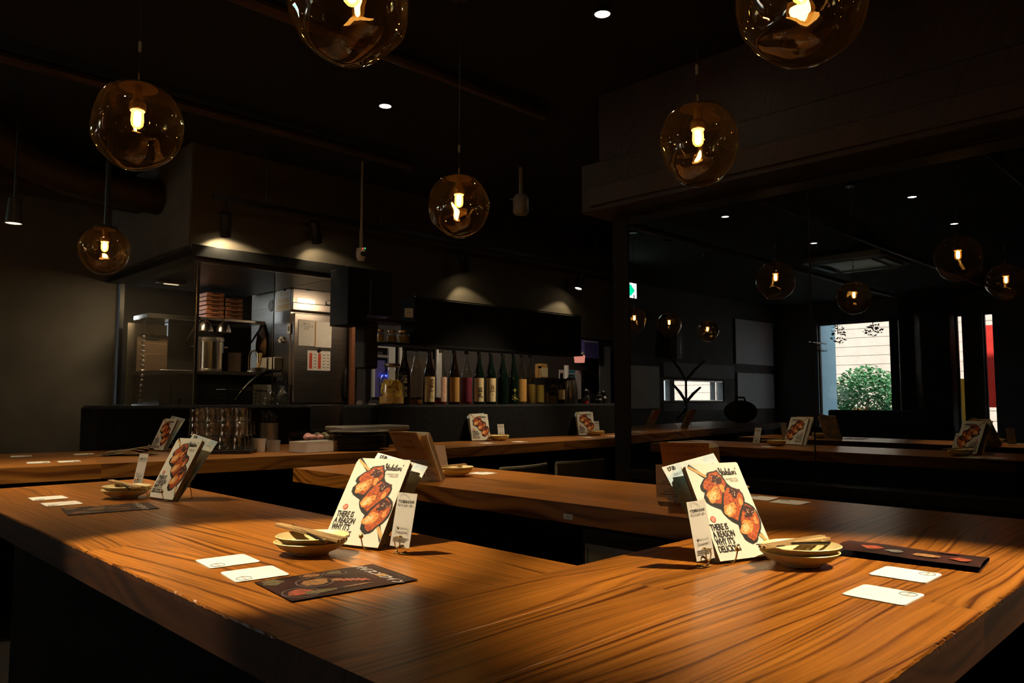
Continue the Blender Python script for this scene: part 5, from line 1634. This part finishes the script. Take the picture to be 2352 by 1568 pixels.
tk = thing('lighting_track', 'black lighting track in front of the bulkhead', 'track', (0, 0, 0))
m = MB(); m.box(1.95, 8.6, 4.535, 4.565, 2.262, 2.29, 'black_metal'); obj('rail', m, tk)
for x in (2.3, 3.2, 4.6, 5.7):
    m = MB(); m.tube([(x, 4.55, 2.28), (x, 4.55, CEIL)], 0.006, 'black_metal', 6); obj('hanger', m, tk)


def track_spot(x, z, label, aim, power, size=80):
    o = thing('track_spot', label, 'spotlight', (x, 4.55, 2.262), group='black track spotlights')
    m = MB(); m.tube([(0, 0, 0), (0, 0, z + 0.15 - 2.262)], 0.006, 'black_metal', 8); obj('stem', m, o)
    d = Vector(aim).normalized()
    q = d.to_track_quat('-Z', 'Y')
    hz = z + 0.078 - 2.262
    m = MB(); m.lathe([(0.034, -0.075), (0.036, -0.072), (0.036, 0.075), (0.03, 0.08)], 'black_metal', 20, close_top=True)
    hd_ = obj('lamp_head', m, o, (0, 0, hz)); hd_.rotation_euler = q.to_euler()
    m = MB(); m.lathe([(0.001, -0.068), (0.032, -0.068)], 'lens_track', 20); ln = obj('lens', m, hd_)
    ld = bpy.data.lights.new('track_beam', 'SPOT')
    ld.energy = power; ld.color = (1.0, 0.80, 0.48); ld.spot_size = R(size); ld.spot_blend = 0.25; ld.shadow_soft_size = 0.02
    lo = bpy.data.objects.new('track_beam', ld)
    COL.objects.link(lo)
    lo.parent = hd_
    lo.location = (0, 0, -0.078)


track_spot(2.03, 2.03, 'upright black track spot above the kitchen hood corner', (0.25, 0.55, -1), TRACK_W * 1.3, 130)
track_spot(2.66, 2.08, 'dim black track spot left of the small white camera', (0.4, 0.4, -1), TRACK_W * 0.35, 120)
track_spot(4.0, 2.04, 'tilted black track spot near the central globe', (0.35, 0.10, -1), TRACK_W * 0.7, 96)
track_spot(5.44, 2.05, 'track spot with a glowing face near the dark post', (-0.30, 0.05, -1), TRACK_W * 0.7, 96)
o = thing('ceiling_spot', 'black ceiling spot with pale face cut by the left edge', 'spotlight', (0.915, 4.55, 1.93))
m = MB(); m.lathe([(0.040, 0.0), (0.042, 0.003), (0.030, 0.13), (0.012, 0.14)], 'black_metal', 20, close_top=True); obj('lamp_head', m, o)
m = MB(); m.lathe([(0.001, 0.004), (0.038, 0.004)], 'lens_dim', 20); obj('lens', m, o)
m = MB(); m.tube([(0, 0, 0.138), (0, 0, CEIL - 1.93)], 0.006, 'black_metal', 8); obj('stem', m, o)
# strip lamp over the fridge and an added fill lamp brightening the kitchen corner
kl = thing('kitchen_work_lamp', 'steel work lamp above the refrigerator front', 'lamp', (3.42, 4.95, 1.87))
m = MB(); m.box(-0.12, 0.12, -0.04, 0.04, 0.0, 0.03, 'steel', bev=0.004); obj('housing', m, kl)
m = MB(); m.box(-0.10, 0.10, -0.03, 0.03, -0.003, 0.0, 'lens_track'); obj('diffuser', m, kl)
ld = bpy.data.lights.new('work_beam', 'AREA'); ld.energy = 4.0; ld.color = (1.0, 0.72, 0.45); ld.shape = 'RECTANGLE'; ld.size = 0.2; ld.size_y = 0.06
lo = bpy.data.objects.new('work_beam', ld); COL.objects.link(lo); lo.parent = kl; lo.location = (0, 0, -0.006); lo.rotation_euler = (R(18), 0, 0)
kl = thing('added_corner_lamp', 'small added fill lamp under the kitchen hood', 'lamp', (2.12, 5.62, 1.86))
m = MB(); m.box(-0.10, 0.10, -0.03, 0.03, 0.0, 0.03, 'steel', bev=0.004); obj('housing', m, kl)
m = MB(); m.box(-0.05, 0.05, -0.012, 0.012, -0.003, 0.0, 'lens_dim'); obj('diffuser', m, kl)
ld = bpy.data.lights.new('corner_beam', 'AREA'); ld.energy = 9.0; ld.color = (1.0, 0.72, 0.40); ld.shape = 'RECTANGLE'; ld.size = 0.18; ld.size_y = 0.04
lo = bpy.data.objects.new('corner_beam', ld); COL.objects.link(lo); lo.parent = kl; lo.location = (0, 0, -0.006); lo.rotation_euler = (R(12), 0, 0)

kl = thing('added_back_lamp', 'added unseen ceiling lamp brightening the kitchen behind the bottle row', 'lamp', (6.2, 5.9, CEIL))  # added out of view to brighten the wall behind the bottles
m = MB(); m.lathe([(0.12, -0.05), (0.13, 0.0)], 'white_plastic', 24); obj('housing', m, kl)
m = MB(); m.lathe([(0.001, -0.048), (0.118, -0.048)], 'lens_track', 24); obj('diffuser', m, kl)
ld = bpy.data.lights.new('back_beam', 'AREA'); ld.energy = 16.0; ld.color = (1.0, 0.80, 0.58); ld.shape = 'DISK'; ld.size = 0.22
lo = bpy.data.objects.new('back_beam', ld); COL.objects.link(lo); lo.parent = kl; lo.location = (0, 0, -0.055)

# cameras on poles
sc_ = thing('security_camera', 'small white camera with two pinpoint lights before the bulkhead', 'camera', (2.845, 4.28, 2.0), R(-45))
m = MB(); m.lathe([(0.001, -0.055), (0.02, -0.05), (0.032, -0.025), (0.034, 0.01), (0.03, 0.035)], 'white_plastic', 18, close_top=True); obj('camera_body', m, sc_)
m = MB(); m.box(0.0, 0.045, -0.035, 0.0, -0.02, 0.01, 'black_metal', bev=0.006); obj('lens_block', m, sc_)
m = MB(); m.tube([(0, 0, 0.03), (0, 0, 0.16)], 0.012, 'grey_plastic', 10); m.tube([(0, 0, 0.16), (0, 0, CEIL - 2.0)], 0.008, 'grey_plastic', 8); obj('pole', m, sc_)
for k, c_ in enumerate(('led_red', 'led_green')):
    m = MB(); m.ball((0.02 + 0.014 * k, -0.034, 0.03), 0.0035, c_, 8, 6); obj('indicator', m, sc_)
dc = thing('ceiling_sensor', 'grey sensor pod hanging from the ceiling right of the central globe', 'sensor', (3.70, 3.62, 2.36), R(-45))
m = MB(); m.lathe([(0.045, -0.06), (0.055, -0.045), (0.055, 0.05), (0.04, 0.075)], 'grey_plastic', 18, close_bot=True, close_top=True); obj('pod', m, dc)
m = MB(); m.tube([(0, 0, 0.07), (0, 0, CEIL - 2.36)], 0.014, 'grey_plastic', 10); obj('pole', m, dc)
m = MB(); m.tube([(-0.055, 0, 0.045), (-0.075, 0, 0.05)], 0.006, 'grey_plastic', 8); obj('arm', m, dc)
# duct, ceiling pipes
m = MB()
pts = catmull([(0.62, 4.75, 2.60), (0.85, 4.95, 2.50), (1.12, 5.12, 2.42), (1.45, 5.2, 2.38), (1.87, 5.22, 2.37)], 6)
m.tube(pts, 0.11, 'duct', 18)
tag(obj('air_duct', m), 'round brown air duct curving under the ceiling at the left', 'duct')
m = MB(); m.box(0.9, 1.87, 5.35, 5.6, 2.33, 2.42, 'beam_wood', bev=0.004)
tag(obj('ceiling_ledge', m), 'brown ledge under the ceiling above the rod-hung globe', 'ledge')
for i, (y, z) in enumerate(((2.75, 2.58), (3.95, 2.56), (1.2, 2.58))):
    m = MB(); m.tube([(-6.2, y, z), (3.0, y, z)], 0.03, 'duct', 10)
    tag(obj('ceiling_pipe', m), ('thin pipe across the dark ceiling over the middle of the room', 'pipe under the ceiling along the long counter', 'thin ceiling pipe over the table arms')[i], 'pipe')
ac = thing('ceiling_air_conditioner', 'grey ceiling air conditioner seen in the glass reflection', 'air conditioner', (-2.4, 3.3, 2.56))
m = MB(); m.prism(rrect(0.9, 0.9, 0.06, 4), 0, 0.06, 'white_panel'); obj('panel', m, ac)
for k in range(4):
    a = k * PI / 2
    m = MB(); m.box(-0.3, 0.3, 0.33, 0.40, -0.025, -0.012, 'grey_plastic', bev=0.003); obj('louvre', m, ac, rot=(0.0, 0, a))
m = MB(); m.prism(rrect(0.5, 0.5, 0.02, 3), -0.012, 0.0, 'grey_plastic'); obj('intake_grille', m, ac)

# ------------------------------------------------------------------ the reflected side of the room
for i, (x0, x1, z0, z1, lb) in enumerate(((-6.1, -4.8, 1.60, 2.34, 'upper pale wall panel reflected left of the street window'), (-6.1, -4.83, 0.87, 1.46, 'lower pale wall panel reflected left of the street window'), (-2.63, -1.5, 0.90, 1.49, 'pale wall panel reflected next to the dark post'))):
    m = MB(); m.box(x0, x1, WY - 0.03, WY, z0, z1, 'white_panel', bev=0.004)
    tag(obj('wall_panel', m), lb, 'panel', 'pale wall panels')
m = MB(); m.box(-4.75, -2.75, WY - 0.02, WY, 0.86, 0.97, 'grey_wall'); m.box(-4.75, -2.75, WY - 0.02, WY, 1.35, 1.56, 'grey_wall')
tag(obj('window_surround', m), 'pale boards above and below the reflected strip window', 'panel')
es = thing('exit_sign', 'lit white exit sign with green arrow reflected by the dark post', 'exit sign', (-0.70, 5.3, 2.21))
m = MB(); m.box(-0.24, 0.24, 0, 0.06, 0, 0.19, 'white_plastic', bev=0.005); obj('case', m, es)
m = MB(); m.box(-0.232, 0.232, -0.004, 0, 0.008, 0.182, 'exit_white'); obj('face', m, es)
m = MB(); m.prism([(-0.19, 0.095), (-0.12, 0.03), (-0.04, 0.03), (-0.04, 0.16), (-0.12, 0.16)], -0.007, -0.004, 'exit_green', 'y'); obj('arrow', m, es)
m = MB(); m.prism([(0.06, 0.03), (0.18, 0.03), (0.18, 0.16), (0.06, 0.16)], -0.007, -0.004, 'exit_green', 'y'); obj('figure_panel', m, es)
for s_ in (-1, 1):
    m = MB(); m.tube([(s_ * 0.15, 0.03, 0.19), (s_ * 0.15, 0.03, CEIL - 2.21)], 0.008, 'black_metal', 8); obj('hanger', m, es)
ct = thing('coat_stand', 'black branching coat stand reflected before the strip window', 'coat stand', (-2.45, 5.6, 0))
m = MB(); m.tube([(0, 0, 0), (0, 0, 1.30)], 0.016, 'black_metal', 10); obj('stem', m, ct)
for k, (dx, z0, dz, l) in enumerate(((0.26, 1.28, 0.29, 1), (-0.40, 1.28, 0.27, 1), (0.24, 0.99, 0.24, 1), (-0.28, 0.99, 0.20, 1), (0.16, 0.92, -0.15, 1))):
    m = MB(); m.tube([(0, 0, z0), (dx * 0.5, 0.02 * (-1) ** k, z0 + dz * 0.55), (dx, 0.05 * (-1) ** k, z0 + dz)], [0.02, 0.02, 0.014], 'black_metal', 8); obj('branch', m, ct)
for k in range(3):
    a = k * 2.1
    m = MB(); m.tube([(0, 0, 0.12), (0.25 * math.cos(a), 0.25 * math.sin(a), 0.0)], 0.014, 'black_metal', 8); obj('leg', m, ct)
m = MB()
m.ball((0, 0, 0.13), 0.2, 'black_fabric', 20, 12, 0.68)
m.tube([(-0.1, 0, 0.22), (-0.06, 0, 0.3), (0.06, 0, 0.3), (0.1, 0, 0.22)], 0.012, 'black_fabric', 8)
tag(obj('black_bag', m, None, (-2.1, 4.62, T + 0.01), (0, 0, 0.3)), 'rounded black bag reflected on the far end of the long counter', 'bag')
hr = thing('hanger_rail', 'wall rail with clothes hangers reflected beside the blue-lit column', 'rail', (-5.9, 5.28, 1.95))
m = MB(); m.tube([(-0.35, 0, 0), (0.35, 0, 0)], 0.01, 'black_metal', 8); obj('rail', m, hr)
for k in range(4):
    m = MB(); m.tube([(0, 0, 0), (0, 0, -0.05), (-0.0, 0.16, -0.14), (0, -0.16, -0.14), (0, 0, -0.05)], 0.006, 'crate_wood', 6); obj('clothes_hanger', m, hr, (0.0 + 0.07 * k, 0, 0), (0, 0, 0.3 * k))
m = MB(); m.box(-0.09, 0.09, -0.06, 0.06, 0, 0.40, 'grey_wall', bev=0.006); m.box(-0.02, 0.02, -0.064, -0.06, 0.05, 0.36, 'black_metal')
tag(obj('wall_speaker', m, None, (-3.0, WY - 0.08, 1.60)), 'pale upright wall speaker reflected above the coat stand', 'speaker')
for i, (y0, y1) in enumerate(((3.84, 4.06), (3.36, 3.74))):
    m = MB(); m.box(-6.28, -6.02, y0, y1, 0, CEIL, 'black_panel', bev=0.006)
    tag(obj('dark_pillar', m), ('dark pillar reflected beside the street window', 'wider dark pillar reflected right of the narrow slit')[i], 'pillar')
bn = thing('dark_bench', 'long dark bench below the reflected street window', 'bench', (-5.5, 4.4, 0))
m = MB(); m.box(-0.3, 0.3, -0.8, 0.7, 0.0, 0.45, 'black_fabric', bev=0.02); obj('seat', m, bn)
m = MB(); m.box(-0.45, -0.3, -0.8, 0.7, 0.0, 0.86, 'black_fabric', bev=0.02); obj('backrest', m, bn)

# street outside
g = MB(); g.box(-16, EX - 0.14, -6, 14, -0.12, -0.02, 'asphalt'); g.box(-6.6, 6, WY + 0.2, 16, -0.12, -0.02, 'asphalt'); struct('ground_street', g)
w = MB(); w.box(EX - 0.75, EX - 0.14, 5.45, 5.6, 0, CEIL, 'reveal_blue'); struct('wall_reveal', w)
fc_ = thing('street_facade', 'pale boarded house front across the street, reflected in the glass', 'building', (-11.0, 7.0, 0))
for k in range(26):
    m = MB(); m.box(-0.04, 0.0, -4.5, 4.5, k * 0.2, k * 0.2 + 0.19, 'facade'); obj('siding_board', m, fc_)
m = MB(); m.box(-0.3, -0.04, -4.5, 4.5, 0, 5.2, 'facade'); obj('wall', m, fc_)
for y in (-2.0, 0.6):
    m = MB(); m.box(-0.02, 0.03, y, y + 0.7, 0.7, 1.5, 'black_panel'); obj('window', m, fc_)
rn = random.Random(17)


def bush(loc, rx, rz_, n, mat, label, name, cat, leaf=0.05, hang=False):
    o = thing(name, label, cat, loc)
    m = MB()
    for k in range(n):
        d = Vector((rn.gauss(0, 1), rn.gauss(0, 1), rn.gauss(0, 1))).normalized() * (rn.uniform(0.55, 1.0))
        p = Vector((d.x * rx, d.y * rx, d.z * rz_))
        a = Vector((rn.gauss(0, 1), rn.gauss(0, 1), rn.gauss(0, 0.5))).normalized() * leaf
        b = a.cross(Vector((rn.gauss(0, 1), rn.gauss(0, 1), rn.gauss(0, 1)))).normalized() * leaf * 0.35
        i = len(m.v)
        m.v += [tuple(p - a), tuple(p + b), tuple(p + a), tuple(p - b)]
        m.face((i, i + 1, i + 2, i + 3), mat)
    f_ = obj('foliage', m, o); f_['kind'] = 'stuff'
    if hang:
        m = MB(); m.tube([(0, 0, 0), (0, 0, CEIL - loc[2])], 0.006, 'bark', 6); obj('cord', m, o)
        return
    m = MB(); m.tube([(0, 0, -loc[2]), (0.03, 0.02, -loc[2] * 0.4), (0, 0, 0)], [0.05, 0.04, 0.03], 'bark', 8); obj('trunk', m, o)


bush((-8.2, 5.35, 1.05), 0.62, 0.62, 3200, 'leaf', 'green street tree reflected in the window', 'street_tree', 'tree')
bush((-9.6, 7.3, 0.9), 0.55, 0.5, 1800, 'leaf', 'second green shrub reflected beside the blue-lit column', 'street_shrub', 'shrub')
bush((-7.5, 5.25, 0.72), 0.24, 0.16, 260, 'leaf_orange', 'small orange-leaved plant below the reflected tree', 'street_plant', 'plant')
bush((-6.05, 5.0, 2.08), 0.13, 0.17, 70, 'black_fabric', 'dark hanging vine before the reflected street window', 'hanging_vine', 'plant', 0.035, True)
bush((-6.05, 4.45, 2.12), 0.16, 0.10, 60, 'black_fabric', 'second dark hanging vine near the window mullion', 'hanging_vine', 'plant', 0.035, True)
for i, (y, z0, z1, mt, lb) in enumerate(((2.45, 0.9, 2.2, 'banner_red', 'tall red banner reflected at the right'), (3.05, 0.5, 1.35, 'banner_yellow', 'yellow banner strip reflected left of the red one'))):
    o = thing('street_banner', lb, 'banner', (-7.4 + 0.35 * i, y, 0), group='street banners')
    m = MB(); m.box(-0.004, 0.004, -0.3 if i == 0 else 0.25, 0.9, z0, z1, mt); obj('cloth', m, o)
    m = MB(); m.tube([(0, 0.9, -0.02), (0, 0.9, z1 + 0.1)], 0.015, 'steel', 8); obj('pole', m, o)
